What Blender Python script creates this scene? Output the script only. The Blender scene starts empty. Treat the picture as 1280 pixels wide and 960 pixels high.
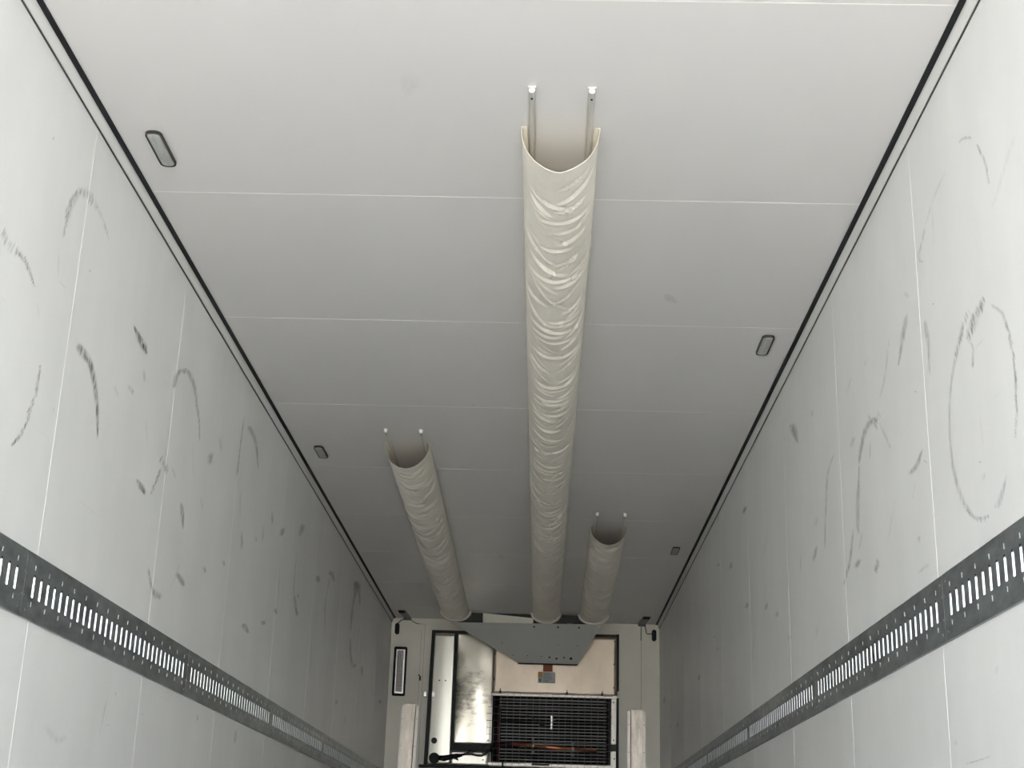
import bpy, bmesh, math, random
from mathutils import Vector, noise

sc = bpy.context.scene
PI = math.pi
random.seed(11)

# ---------------------------------------------------------------- camera
CAM = (0.16463, 0.0, 0.51717)
F_PX = 1754.36
cam_data = bpy.data.cameras.new('camera')
cam_data.sensor_fit = 'HORIZONTAL'
cam_data.sensor_width = 36.0
cam_data.lens = F_PX / 1280 * 36.0
cam_data.clip_start = 0.02
cam_data.clip_end = 400
cam = bpy.data.objects.new('camera', cam_data)
sc.collection.objects.link(cam)
from mathutils import Matrix
R_ = Vector((0.99942306, 0.01750098, 0.02910766))
U_ = Vector((-0.02184172, -0.32511782, 0.94542125))
B_ = -Vector((-0.02600922, 0.94551157, 0.32454799))
cam.matrix_world = Matrix(((R_.x, U_.x, B_.x, CAM[0]), (R_.y, U_.y, B_.y, CAM[1]), (R_.z, U_.z, B_.z, CAM[2]), (0, 0, 0, 1)))
sc.camera = cam

# ---------------------------------------------------------------- sky, sun, exposure
SKY = 2.75
SUN = 22.5
world = bpy.data.worlds.new('sky')
sc.world = world
world.use_nodes = True
wn = world.node_tree
for n in list(wn.nodes):
    wn.nodes.remove(n)
w_out = wn.nodes.new('ShaderNodeOutputWorld')
w_bg = wn.nodes.new('ShaderNodeBackground')
w_bg.inputs['Color'].default_value = (0.92, 0.98, 1.04, 1)
w_bg.inputs['Strength'].default_value = SKY
wn.links.new(w_bg.outputs[0], w_out.inputs[0])
sun_d = bpy.data.lights.new('sun', 'SUN')      # stands beyond the front of the trailer, lights the yard behind it
sun_d.energy = SUN
sun_d.angle = 0.01
sun_d.color = (1.0, 0.985, 0.97)
sun = bpy.data.objects.new('sun', sun_d)
sun.rotation_euler = (math.radians(-58), 0, 0)
sun.location = (0, 20, 12)
sc.collection.objects.link(sun)
sc.view_settings.view_transform = 'Standard'
sc.view_settings.look = 'None'
sc.view_settings.gamma = 1
sc.view_settings.use_curve_mapping = False
sc.view_settings.exposure = 1.87
sc.cycles.max_bounces = 14
sc.cycles.diffuse_bounces = 10
sc.cycles.glossy_bounces = 6

COL = sc.collection

# ---------------------------------------------------------------- materials
def srgb(r, g, b):
    f = lambda v: ((v / 255 + 0.055) / 1.055) ** 2.4 if v > 10 else v / 255 / 12.92
    return (f(r), f(g), f(b), 1)

def mat(name, col, rough=0.5, metal=0.0, spec=0.5, var=0.0, scale=(6, 6, 6), bump=0.0, bscale=60, dark=None, detail=4):
    m = bpy.data.materials.new(name)
    m.use_nodes = True
    nt = m.node_tree
    b = nt.nodes['Principled BSDF']
    b.inputs['Base Color'].default_value = col
    b.inputs['Roughness'].default_value = rough
    b.inputs['Metallic'].default_value = metal
    b.inputs['Specular IOR Level'].default_value = spec
    if var or bump:
        tc = nt.nodes.new('ShaderNodeTexCoord')
    if var:
        mp = nt.nodes.new('ShaderNodeMapping')
        mp.inputs['Scale'].default_value = scale
        nz = nt.nodes.new('ShaderNodeTexNoise')
        nz.inputs['Scale'].default_value = 1.0
        nz.inputs['Detail'].default_value = detail
        nz.inputs['Roughness'].default_value = 0.6
        rp = nt.nodes.new('ShaderNodeMapRange')
        rp.inputs['From Min'].default_value = 0.32
        rp.inputs['From Max'].default_value = 0.68
        mx = nt.nodes.new('ShaderNodeMix')
        mx.data_type = 'RGBA'
        d = dark or tuple(c * (1 - var) for c in col[:3]) + (1,)
        mx.inputs['A'].default_value = d
        mx.inputs['B'].default_value = col
        nt.links.new(tc.outputs['Object'], mp.inputs[0])
        nt.links.new(mp.outputs[0], nz.inputs['Vector'])
        nt.links.new(nz.outputs[0], rp.inputs['Value'])
        nt.links.new(rp.outputs[0], mx.inputs['Factor'])
        nt.links.new(mx.outputs['Result'], b.inputs['Base Color'])
    if bump:
        n2 = nt.nodes.new('ShaderNodeTexNoise')
        n2.inputs['Scale'].default_value = bscale
        n2.inputs['Detail'].default_value = 3
        bp = nt.nodes.new('ShaderNodeBump')
        bp.inputs['Strength'].default_value = bump
        bp.inputs['Distance'].default_value = 0.01
        nt.links.new(tc.outputs['Object'], n2.inputs['Vector'])
        nt.links.new(n2.outputs[0], bp.inputs['Height'])
        nt.links.new(bp.outputs[0], b.inputs['Normal'])
    return m

def scuff_material():
    m = bpy.data.materials.new('rubber_scuff')
    m.use_nodes = True
    nt = m.node_tree
    for n in list(nt.nodes):
        nt.nodes.remove(n)
    out = nt.nodes.new('ShaderNodeOutputMaterial')
    mix = nt.nodes.new('ShaderNodeMixShader')
    tr = nt.nodes.new('ShaderNodeBsdfTransparent')
    df = nt.nodes.new('ShaderNodeBsdfDiffuse')
    df.inputs['Color'].default_value = (0.035, 0.035, 0.04, 1)
    at = nt.nodes.new('ShaderNodeAttribute')
    at.attribute_name = 'mark'
    tc = nt.nodes.new('ShaderNodeTexCoord')
    mp = nt.nodes.new('ShaderNodeMapping')
    mp.inputs['Scale'].default_value = (120, 110, 36)
    nz = nt.nodes.new('ShaderNodeTexNoise')
    nz.inputs['Scale'].default_value = 1.0
    nz.inputs['Detail'].default_value = 3
    rp = nt.nodes.new('ShaderNodeMapRange')
    rp.inputs['From Min'].default_value = 0.36
    rp.inputs['From Max'].default_value = 0.60
    rp.inputs['To Min'].default_value = 0.12
    mu = nt.nodes.new('ShaderNodeMath')
    mu.operation = 'MULTIPLY'
    nt.links.new(tc.outputs['Object'], mp.inputs[0])
    nt.links.new(mp.outputs[0], nz.inputs['Vector'])
    nt.links.new(nz.outputs[0], rp.inputs['Value'])
    nt.links.new(rp.outputs[0], mu.inputs[0])
    nt.links.new(at.outputs['Fac'], mu.inputs[1])
    nt.links.new(mu.outputs[0], mix.inputs[0])
    nt.links.new(tr.outputs[0], mix.inputs[1])
    nt.links.new(df.outputs[0], mix.inputs[2])
    nt.links.new(mix.outputs[0], out.inputs[0])
    return m

def metal_stained():
    """bright sheet aluminium with grimy smears"""
    m = mat('aluminium_sheet_smeared', (0.80, 0.74, 0.62, 1), 0.34, 0.9)
    nt = m.node_tree
    b = nt.nodes['Principled BSDF']
    tc = nt.nodes.new('ShaderNodeTexCoord')
    mp = nt.nodes.new('ShaderNodeMapping')
    mp.inputs['Scale'].default_value = (9, 1, 16)
    nz = nt.nodes.new('ShaderNodeTexNoise')
    nz.inputs['Scale'].default_value = 1.0
    nz.inputs['Detail'].default_value = 6
    nz.inputs['Roughness'].default_value = 0.65
    # the grime gathers in a soft blotch of its own
    ds = nt.nodes.new('ShaderNodeVectorMath')
    ds.operation = 'DISTANCE'
    ds.inputs[1].default_value = (-0.56, 12.88, 1.93)
    rd = nt.nodes.new('ShaderNodeMapRange')
    rd.inputs['From Min'].default_value = 0.05
    rd.inputs['From Max'].default_value = 0.36
    rd.inputs['To Min'].default_value = 0.24
    rd.inputs['To Max'].default_value = -0.08
    ad = nt.nodes.new('ShaderNodeMath')
    rp = nt.nodes.new('ShaderNodeMapRange')
    rp.inputs['From Min'].default_value = 0.56
    rp.inputs['From Max'].default_value = 0.86
    mx = nt.nodes.new('ShaderNodeMix')
    mx.data_type = 'RGBA'
    mx.inputs['A'].default_value = (0.80, 0.74, 0.62, 1)
    mx.inputs['B'].default_value = (0.13, 0.11, 0.09, 1)
    L = nt.links.new
    L(tc.outputs['Object'], mp.inputs[0]); L(mp.outputs[0], nz.inputs['Vector'])
    L(tc.outputs['Object'], ds.inputs[0]); L(ds.outputs['Value'], rd.inputs['Value'])
    L(nz.outputs[0], ad.inputs[0]); L(rd.outputs[0], ad.inputs[1])
    L(ad.outputs[0], rp.inputs['Value']); L(rp.outputs[0], mx.inputs['Factor'])
    L(mx.outputs['Result'], b.inputs['Base Color'])
    return m

M = {
    'wall': mat('white_wall_laminate', (0.85, 0.853, 0.84, 1), 0.42, 0, 0.4, 0.075, (1.6, 2.2, 1.1)),
    'ceil': mat('white_ceiling_laminate', (0.805, 0.79, 0.775, 1), 0.42, 0, 0.4, 0.04, (1.2, 0.7, 1)),
    'bulk': mat('white_bulkhead_laminate', (0.90, 0.86, 0.75, 1), 0.5, 0, 0.4, 0.10, (2, 2, 1.3)),
    'seam': mat('pale_joint_sealant', (0.93, 0.92, 0.88, 1), 0.4),
    'bulkseam': mat('dull_joint_sealant', (0.55, 0.50, 0.45, 1), 0.6),
    'trim': mat('white_corner_profile', (0.78, 0.78, 0.76, 1), 0.45),
    'black': mat('black_rubber', (0.012, 0.013, 0.015, 1), 0.6, 0, 0.3),
    'thin': mat('brown_grey_sealant', (0.07, 0.066, 0.06, 1), 0.6, 0, 0.3),
    'gasket': mat('dark_grey_gasket', (0.03, 0.032, 0.03, 1), 0.6, 0, 0.3),
    'floor': mat('grey_aluminium_floor', (0.5, 0.49, 0.48, 1), 0.45, 0.3, 0.5, 0.25, (3, 3, 3)),
    'ground': mat('concrete_yard', (0.46, 0.44, 0.41, 1), 0.9, 0, 0.2, 0.2, (1, 1, 1)),
    'steel': mat('galvanised_steel', (0.43, 0.47, 0.475, 1), 0.38, 0.85, 0.5, 0.45, (16, 9, 24), detail=7),
    'slot': mat('zinc_slot_sky_glint', (0.80, 0.85, 0.89, 1), 0.26, 0.82, 0.5),
    'nib': mat('bright_zinc_nib', (0.36, 0.37, 0.36, 1), 0.45, 0.5),
    'screw': mat('zinc_screw', (0.4, 0.4, 0.38, 1), 0.35, 0.7),
    'dscrew': mat('dark_screw', (0.03, 0.028, 0.025, 1), 0.5, 0.3),
    'fabric': mat('cream_duct_fabric', (0.955, 0.905, 0.80, 1), 0.42, 0, 0.45, 0.07, (7, 7, 7), 0.15, 45),
    'alu': mat('aluminium_rail', (0.74, 0.73, 0.70, 1), 0.40, 0.45),
    'alu_end': mat('cut_aluminium_end', (0.93, 0.92, 0.88, 1), 0.35, 0.2),
    'slot_shadow': mat('painted_slot_shadow', (0.02, 0.018, 0.016, 1), 0.8),
    'frame': mat('dark_lamp_rim', (0.035, 0.034, 0.03, 1), 0.5),
    'lens': mat('grey_prismatic_lens', (0.56, 0.575, 0.55, 1), 0.22, 0, 0.5, 0.25, (60, 12, 60), 0.3, 220),
    'defl': mat('grey_painted_sheet', (0.66, 0.665, 0.63, 1), 0.45, 0.1, 0.5, 0.06, (5, 5, 5)),
    'plenum': mat('plenum_opening_shade', (0.06, 0.062, 0.06, 1), 0.7),
    'sheet': mat('dull_aluminium_sheet', (0.70, 0.585, 0.46, 1), 0.44, 0.65, 0.5, 0.16, (6, 6, 3)),
    'sheetL': mat('brushed_aluminium_cover', (0.74, 0.71, 0.62, 1), 0.36, 0.8, 0.5, 0.1, (14, 14, 2)),
    'smear': metal_stained(),
    'edge': mat('bright_folded_edge', (0.76, 0.71, 0.63, 1), 0.42, 0.5, 0.5, 0.16, (30, 30, 12)),
    'coil': mat('dark_coil_depth', (0.010, 0.009, 0.009, 1), 0.8, 0, 0.1),
    'slat': mat('grey_coil_tube', (0.42, 0.42, 0.41, 1), 0.5, 0.5),
    'wire': mat('zinc_guard_wire', (0.27, 0.27, 0.26, 1), 0.4, 0.6),
    'copper': mat('copper_tube', (0.72, 0.25, 0.12, 1), 0.28, 0.9),
    'rust': mat('brown_painted_header', (0.10, 0.035, 0.03, 1), 0.5, 0.3),
    'whitep': mat('white_plastic', (0.95, 0.94, 0.90, 1), 0.32, 0.6),
    'brass': mat('brass_nut', (0.55, 0.42, 0.20, 1), 0.35, 0.8),
    'redlab': mat('brick_red_sticker', (0.34, 0.10, 0.055, 1), 0.6, 0, 0.3, 0.12, (30, 30, 30)),
    'orange': mat('orange_sticker', (0.52, 0.24, 0.05, 1), 0.6),
    'greylab': mat('grey_data_plate', (0.36, 0.38, 0.37, 1), 0.5, 0.2),
    'labtext': mat('faded_dark_print', (0.16, 0.17, 0.17, 1), 0.6),
    'blackp': mat('black_plastic', (0.012, 0.013, 0.016, 1), 0.55, 0, 0.2),
    'cable': mat('black_cable', (0.022, 0.02, 0.018, 1), 0.5),
    'greyb': mat('grey_bracket', (0.22, 0.23, 0.23, 1), 0.5, 0.3),
    'perf': mat('beige_perforated_sheet', (0.62, 0.58, 0.52, 1), 0.5, 0.2),
    'chan': mat('worn_aluminium_channel', (0.78, 0.69, 0.59, 1), 0.43, 0.68, 0.5, 0.34, (30, 30, 9)),
    'scuff': scuff_material(),
}

# ---------------------------------------------------------------- mesh helpers
class MB:
    def __init__(self):
        self.bm = bmesh.new()
        self.mats = []
        self.marks = []
    def mi(self, m):
        if m not in self.mats:
            self.mats.append(m)
        return self.mats.index(m)
    def quad(self, pts, m, smooth=False):
        vs = [self.bm.verts.new(p) for p in pts]
        f = self.bm.faces.new(vs)
        f.material_index = self.mi(m)
        f.smooth = smooth
        return f
    def box(self, x0, x1, y0, y1, z0, z1, m, bevel=0.0, seg=2):
        k = self.mi(m)
        x0, x1 = min(x0, x1), max(x0, x1); y0, y1 = min(y0, y1), max(y0, y1); z0, z1 = min(z0, z1), max(z0, z1)
        v = [self.bm.verts.new(p) for p in [(x0,y0,z0),(x1,y0,z0),(x1,y1,z0),(x0,y1,z0),(x0,y0,z1),(x1,y0,z1),(x1,y1,z1),(x0,y1,z1)]]
        fs = [self.bm.faces.new([v[i] for i in q]) for q in [(0,3,2,1),(4,5,6,7),(0,1,5,4),(1,2,6,5),(2,3,7,6),(3,0,4,7)]]
        for f in fs:
            f.material_index = k
        if bevel:
            es = list({e for f in fs for e in f.edges})
            r = bmesh.ops.bevel(self.bm, geom=es, offset=bevel, segments=seg, affect='EDGES', profile=0.5)
            for f in r['faces']:
                f.material_index = k
        return fs
    def prism(self, pts, d, m, smooth=False):
        """closed outline pts (3-D, planar) pushed by vector d"""
        k = self.mi(m)
        d = Vector(d)
        a = [self.bm.verts.new(p) for p in pts]
        b = [self.bm.verts.new(Vector(p) + d) for p in pts]
        n = len(pts)
        fs = [self.bm.faces.new(a), self.bm.faces.new(b[::-1])]
        for i in range(n):
            f = self.bm.faces.new([a[i], b[i], b[(i+1) % n], a[(i+1) % n]])
            f.smooth = smooth
            fs.append(f)
        for f in fs:
            f.material_index = k
        bmesh.ops.recalc_face_normals(self.bm, faces=fs)
    def tube(self, pts, r, m, n=8, cap=True):
        k = self.mi(m)
        P = [Vector(p) for p in pts]
        rings = []
        up = None
        for i, p in enumerate(P):
            t = (P[min(i+1, len(P)-1)] - P[max(i-1, 0)]).normalized()
            if up is None:
                up = Vector((0, 0, 1)) if abs(t.z) < 0.9 else Vector((1, 0, 0))
            s = t.cross(up).normalized()
            up = s.cross(t).normalized()
            rr = r[i] if isinstance(r, (list, tuple)) else r
            rings.append([self.bm.verts.new(p + (s*math.cos(2*PI*j/n) + up*math.sin(2*PI*j/n))*rr) for j in range(n)])
        fs = []
        for a, b in zip(rings, rings[1:]):
            for j in range(n):
                f = self.bm.faces.new([a[j], a[(j+1) % n], b[(j+1) % n], b[j]])
                f.smooth = True
                fs.append(f)
        if cap:
            fs.append(self.bm.faces.new(rings[0][::-1])); fs.append(self.bm.faces.new(rings[-1]))
        for f in fs:
            f.material_index = k
        bmesh.ops.recalc_face_normals(self.bm, faces=fs)
    def build(self, name, parent=None):
        me = bpy.data.meshes.new(name)
        self.bm.to_mesh(me)
        self.bm.free()
        for m in self.mats:
            me.materials.append(m)
        o = bpy.data.objects.new(name, me)
        COL.objects.link(o)
        if parent:
            o.parent = parent
            base = parent.matrix_parent_inverse @ Matrix.Translation(parent.location)
            o.matrix_parent_inverse = Matrix.Translation(-Vector(parent.location)) if not parent.parent else Matrix.Identity(4)
        return o

def tag(o, label, cat, group=None):
    o['label'] = label
    o['category'] = cat
    if group:
        o['group'] = group
    return o

def thing(name, loc, label, cat, group=None):
    o = bpy.data.objects.new(name, None)
    o.empty_display_size = 0.1
    o.location = loc
    COL.objects.link(o)
    return tag(o, label, cat, group)

def struct(o):
    o['kind'] = 'structure'
    return o

def part(name, parent, fn, label=None):
    mb = MB()
    fn(mb)
    o = mb.build(name, parent)
    if label:
        o['label'] = label
    return o

def disc(mb, c, axis, r, d, m, n=14):
    """short cylinder along axis (unit vector) from c by d"""
    c = Vector(c); a = Vector(axis).normalized()
    mb.tube([c, c + a*d], r, m, n)

def rounded(cx, cy, hw, hh, r, n=6):
    out = []
    for sx, sy, a0 in ((1, 1, 0), (-1, 1, 90), (-1, -1, 180), (1, -1, 270)):
        for i in range(n+1):
            a = math.radians(a0 + 90*i/n)
            out.append((cx + sx*(hw-r) + r*math.cos(a), cy + sy*(hh-r) + r*math.sin(a)))
    return out

def ring(mb, outer, inner, d, m):
    """frame between two outlines of the same count, pushed by d"""
    k = mb.mi(m)
    d = Vector(d); n = len(outer)
    A = [mb.bm.verts.new(p) for p in outer]; Bv = [mb.bm.verts.new(p) for p in inner]
    A2 = [mb.bm.verts.new(Vector(p)+d) for p in outer]; B2 = [mb.bm.verts.new(Vector(p)+d) for p in inner]
    fs = []
    for i in range(n):
        j = (i+1) % n
        for q in ((A[i], A[j], Bv[j], Bv[i]), (A2[i], B2[i], B2[j], A2[j]), (A[i], A2[i], A2[j], A[j]), (Bv[i], Bv[j], B2[j], B2[i])):
            fs.append(mb.bm.faces.new(q))
    for f in fs:
        f.material_index = k
    bmesh.ops.recalc_face_normals(mb.bm, faces=fs)

# ---------------------------------------------------------------- rubber scuffs: (along, height, half-width along, half-width height, strength)
SCUFFS = {
 'left': [
  [[3.5955,1.7665,.0042,.0008,0],[3.5981,1.7713,.0078,.0015,.55],[3.6008,1.7762,.0078,.0015,.55],[3.6034,1.7811,.0042,.0008,0]],
  [[3.5974,1.7559,.0042,.0008,0],[3.6004,1.7614,.0078,.0015,.34],[3.6034,1.767,.0078,.0015,.34],[3.6064,1.7726,.0042,.0008,0]],
  [[3.596,1.7454,.0042,.0008,0],[3.5994,1.7518,.0078,.0015,.58],[3.6029,1.7582,.0078,.0015,.58],[3.6064,1.7647,.0042,.0008,0]],
  [[3.5937,1.7375,.0042,.0008,0],[3.5969,1.7434,.0077,.0015,.48],[3.6001,1.7493,.0078,.0015,.48],[3.6033,1.7552,.0042,.0008,0]],
  [[3.5945,1.7293,.0042,.0008,0],[3.5974,1.7346,.0077,.0014,.41],[3.6003,1.7399,.0078,.0015,.41],[3.6032,1.7452,.0042,.0008,0]],
  [[3.5922,1.7155,.0042,.0008,0],[3.5963,1.723,.0077,.0014,.55],[3.6004,1.7306,.0078,.0014,.55],[3.6046,1.7381,.0042,.0008,0]],
  [[3.5913,1.7075,.0042,.0008,0],[3.5954,1.715,.0077,.0014,.33],[3.5995,1.7225,.0077,.0014,.33],[3.6036,1.73,.0042,.0008,0]],
  [[3.5916,1.6986,.0042,.0007,0],[3.5952,1.7052,.0077,.0014,.6],[3.5989,1.7119,.0077,.0014,.6],[3.6026,1.7187,.0042,.0008,0]],
  [[3.5996,1.6907,.0042,.0007,0],[3.6036,1.698,.0077,.0014,.48],[3.6076,1.7052,.0078,.0014,.48],[3.6116,1.7126,.0042,.0008,0]],
  [[3.5964,1.6805,.0042,.0007,0],[3.6004,1.6877,.0077,.0013,.52],[3.6044,1.695,.0077,.0014,.52],[3.6084,1.7023,.0042,.0008,0]],
  [[3.5791,1.6614,.0041,.0007,0],[3.5846,1.6714,.0077,.0013,.43],[3.5901,1.6814,.0077,.0013,.43],[3.5956,1.6916,.0042,.0007,0]],
  [[3.5732,1.6552,.0041,.0007,0],[3.5772,1.6626,.0076,.0013,.41],[3.5813,1.6701,.0076,.0013,.41],[3.5854,1.6776,.0041,.0007,0]],
  [[3.5798,1.6492,.0041,.0007,0],[3.5837,1.6563,.0076,.0013,.42],[3.5876,1.6634,.0077,.0013,.42],[3.5915,1.6705,.0042,.0007,0]],
  [[3.569,1.6338,.0041,.0007,0],[3.5748,1.6442,.0076,.0012,.42],[3.5806,1.6547,.0076,.0013,.42],[3.5863,1.6653,.0042,.0007,0]],
  [[3.5566,1.622,.0041,.0006,0],[3.5621,1.6321,.0075,.0012,.6],[3.5677,1.6422,.0076,.0012,.6],[3.5733,1.6524,.0041,.0007,0]],
  [[3.568,1.6184,.0041,.0006,0],[3.5737,1.6288,.0076,.0012,.33],[3.5795,1.6393,.0076,.0012,.33],[3.5853,1.6498,.0041,.0007,0]],
  [[3.5594,1.6084,.0041,.0006,0],[3.5642,1.6173,.0075,.0012,.33],[3.5691,1.6261,.0076,.0012,.33],[3.574,1.635,.0041,.0007,0]],
  [[3.5639,1.6039,.0041,.0006,0],[3.5683,1.612,.0076,.0012,.38],[3.5728,1.6201,.0076,.0012,.38],[3.5773,1.6282,.0041,.0007,0]],
  [[3.5562,1.5886,.004,.0006,0],[3.5624,1.5998,.0075,.0011,.42],[3.5686,1.611,.0076,.0012,.42],[3.5748,1.6223,.0041,.0007,0]],
  [[3.5501,1.5811,.004,.0006,0],[3.5552,1.5905,.0075,.0011,.36],[3.5605,1.6,.0075,.0011,.36],[3.5657,1.6095,.0041,.0006,0]],
  [[3.5455,1.5695,.004,.0006,0],[3.5512,1.58,.0075,.0011,.34],[3.557,1.5905,.0075,.0011,.34],[3.5629,1.6011,.0041,.0006,0]],
  [[3.5315,1.5597,.004,.0006,0],[3.5356,1.5672,.0074,.0011,.5],[3.5397,1.5747,.0074,.0011,.5],[3.5439,1.5822,.004,.0006,0]],
  [[3.5344,1.5505,.004,.0006,0],[3.539,1.5589,.0074,.001,.48],[3.5437,1.5674,.0074,.0011,.48],[3.5483,1.5758,.004,.0006,0]],
  [[3.513,1.5374,.0039,.0005,0],[3.5174,1.5456,.0073,.001,.35],[3.5219,1.5538,.0073,.001,.35],[3.5264,1.562,.004,.0006,0]],
  [[3.5179,1.5313,.004,.0005,0],[3.5232,1.5408,.0073,.001,.37],[3.5284,1.5503,.0074,.001,.37],[3.5337,1.5599,.004,.0006,0]],
  [[3.4987,1.5193,.0039,.0005,0],[3.5044,1.5296,.0072,.001,.44],[3.51,1.54,.0073,.001,.44],[3.5157,1.5504,.004,.0005,0]],
  [[3.493,1.5146,.0039,.0005,0],[3.4977,1.5232,.0072,.001,.46],[3.5024,1.5318,.0072,.001,.46],[3.5071,1.5405,.0039,.0005,0]],
  [[3.483,1.5088,.0039,.0005,0],[3.4865,1.5153,.0072,.001,.34],[3.4901,1.5218,.0072,.001,.34],[3.4936,1.5283,.0039,.0005,0]],
  [[3.5981,1.7733,-.0033,-.001,0],[3.5992,1.7605,-.0052,-.0016,.4],[3.6004,1.7474,-.0073,-.0022,.4],[3.6014,1.7348,-.009,-.0027,.4],[3.6017,1.7235,-.01,-.0028,.4],[3.6009,1.7139,-.0098,-.0026,.4],[3.5995,1.7055,-.0089,-.0022,.4],[3.5979,1.6976,-.0076,-.0019,.4],[3.5963,1.6894,-.0066,-.0016,0]],
  [[3.8547,1.9354,-.0168,-.0113,0],[3.8713,1.934,-.0194,-.013,.55],[3.8879,1.9327,-.0224,-.015,.55],[3.9047,1.9313,-.0249,-.0165,.55],[3.9218,1.9299,-.0253,-.0172,.55],[3.9395,1.9292,-.0232,-.0166,.55],[3.9577,1.929,-.0216,-.015,.55],[3.9757,1.9277,-.0216,-.0129,.55],[3.9927,1.9236,-.0215,-.0109,.55],[4.0082,1.9159,-.0214,-.0097,.55],[4.0226,1.9057,-.0211,-.0089,.55],[4.0366,1.8937,-.0207,-.0085,.55],[4.0507,1.8805,-.0201,-.008,.55],[4.0651,1.8664,-.0194,-.0076,.55],[4.0795,1.8511,-.019,-.0071,.55],[4.0935,1.8343,-.0182,-.0066,.55],[4.1067,1.8161,-.0168,-.0058,.55],[4.1188,1.7958,-.0143,-.0047,.55],[4.1299,1.7739,-.0112,-.0036,.55],[4.1407,1.7512,-.0077,-.0024,.55],[4.1517,1.7289,-.0043,-.0013,0]],
  [[4.3528,2.1942,-.0042,-.0023,0],[4.3734,2.1903,-.0098,-.0055,.6],[4.3945,2.1864,-.0158,-.0088,.6],[4.415,2.1826,-.0213,-.0118,.6],[4.4338,2.1793,-.0253,-.0141,.6],[4.4504,2.177,-.0277,-.0158,.6],[4.4651,2.1753,-.0295,-.0169,.6],[4.4792,2.1736,-.0308,-.0172,.6],[4.4935,2.1712,-.0308,-.0165,.6],[4.5083,2.1679,-.0279,-.0144,.6],[4.5229,2.1641,-.0225,-.0114,.6],[4.5375,2.1601,-.0158,-.0079,.6],[4.5522,2.1561,-.0094,-.0047,0]],
  [[4.4809,2.1767,-.0046,-.0023,0],[4.4897,2.1741,-.0087,-.0044,.6],[4.4986,2.1715,-.0133,-.0067,.6],[4.5075,2.1689,-.0169,-.0085,.6],[4.5163,2.1665,-.0183,-.0093,.6],[4.5251,2.1644,-.0167,-.0086,.6],[4.5337,2.1625,-.0131,-.0068,.6],[4.5424,2.1606,-.0086,-.0045,.6],[4.5511,2.1587,-.0046,-.0024,0]],
  [[4.921,2.1583,.0247,.0072,0],[4.923,2.1704,.0266,.0079,.42],[4.9242,2.1824,.0287,.0085,.42],[4.927,2.1946,.0302,.0083,.42],[4.9338,2.2069,.0301,.007,.42],[4.9458,2.2202,.0278,.0052,.42],[4.9614,2.2341,.0243,.0034,.42],[4.9797,2.2474,.0197,.0012,.42],[4.9995,2.2588,.014,-.0017,.42],[5.021,2.2685,.0073,-.0051,.42],[5.0447,2.2771,-.0019,-.009,.42],[5.0698,2.2834,-.0139,-.0127,.42],[5.0955,2.2863,-.0233,-.0142,.42],[5.1228,2.2853,-.0269,-.0138,.42],[5.1516,2.281,-.0273,-.0129,.42],[5.1799,2.274,-.0265,-.0118,.42],[5.2052,2.2649,-.0257,-.0107,.42],[5.2263,2.2532,-.0249,-.0096,.42],[5.2446,2.2386,-.0236,-.0087,.42],[5.2615,2.2228,-.0221,-.008,.42],[5.2786,2.2074,-.0205,-.0074,.42],[5.297,2.1927,-.0188,-.0068,.42],[5.3157,2.1778,-.0173,-.0061,.42],[5.3329,2.1627,-.0157,-.0054,.42],[5.3471,2.1475,-.0141,-.0047,.42],[5.3568,2.1321,-.0125,-.0039,.42],[5.3634,2.1166,-.0108,-.0032,.42],[5.3687,2.1011,-.009,-.0027,.42],[5.3746,2.0855,-.0072,-.0021,0]],
  [[5.0124,2.2698,-.0222,-.0109,0],[5.0263,2.2672,-.0223,-.0109,.5],[5.0402,2.2646,-.0225,-.0109,.5],[5.0542,2.262,-.0226,-.0109,0]],
  [[4.5256,2.0966,-.0152,-.006,0],[4.5382,2.0835,-.0153,-.006,.22],[4.5508,2.0703,-.0154,-.0059,.22],[4.5634,2.0572,-.0155,-.0059,0]],
  [[4.3738,1.9863,-.014,-.0087,0],[4.4032,1.9851,-.0154,-.0095,.3],[4.433,1.9839,-.0168,-.0103,.3],[4.4631,1.9827,-.0182,-.011,0]],
  [[4.2363,1.939,-.0121,-.0058,0],[4.2574,1.9318,-.0122,-.0058,.15],[4.2787,1.9244,-.0123,-.0058,.15],[4.3001,1.917,-.0125,-.0058,0]],
  [[4.8453,1.8491,.0073,.0012,0],[4.856,1.8625,.0136,.0023,.53],[4.8667,1.876,.0137,.0023,.53],[4.8776,1.8896,.0074,.0013,0]],
  [[4.8867,1.8491,.0075,.0012,0],[4.8968,1.8616,.0138,.0023,.36],[4.9069,1.8742,.0139,.0023,.36],[4.917,1.8868,.0076,.0013,0]],
  [[4.9086,1.8472,.0075,.0012,0],[4.9168,1.8573,.0139,.0023,.41],[4.925,1.8675,.014,.0023,.41],[4.9332,1.8777,.0076,.0012,0]],
  [[4.921,1.8348,.0075,.0012,0],[4.9327,1.8491,.014,.0022,.6],[4.9445,1.8636,.0141,.0023,.6],[4.9564,1.8782,.0077,.0013,0]],
  [[4.9378,1.8314,.0076,.0012,0],[4.9475,1.8433,.0141,.0022,.46],[4.9573,1.8551,.0141,.0023,.46],[4.967,1.8671,.0077,.0012,0]],
  [[4.8965,1.8702,-.0169,-.006,0],[4.9119,1.8615,-.0188,-.0066,.4],[4.9273,1.8527,-.0208,-.0072,.4],[4.9428,1.8438,-.0229,-.0079,0]],
  [[4.8489,1.8094,.0073,.0011,0],[4.8568,1.8193,.0136,.0021,.35],[4.8648,1.8292,.0136,.0022,.35],[4.8728,1.8391,.0074,.0012,0]],
  [[4.8441,1.7929,.0073,.0011,0],[4.8539,1.8051,.0136,.0021,.37],[4.8638,1.8174,.0136,.0021,.37],[4.8737,1.8297,.0074,.0012,0]],
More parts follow.
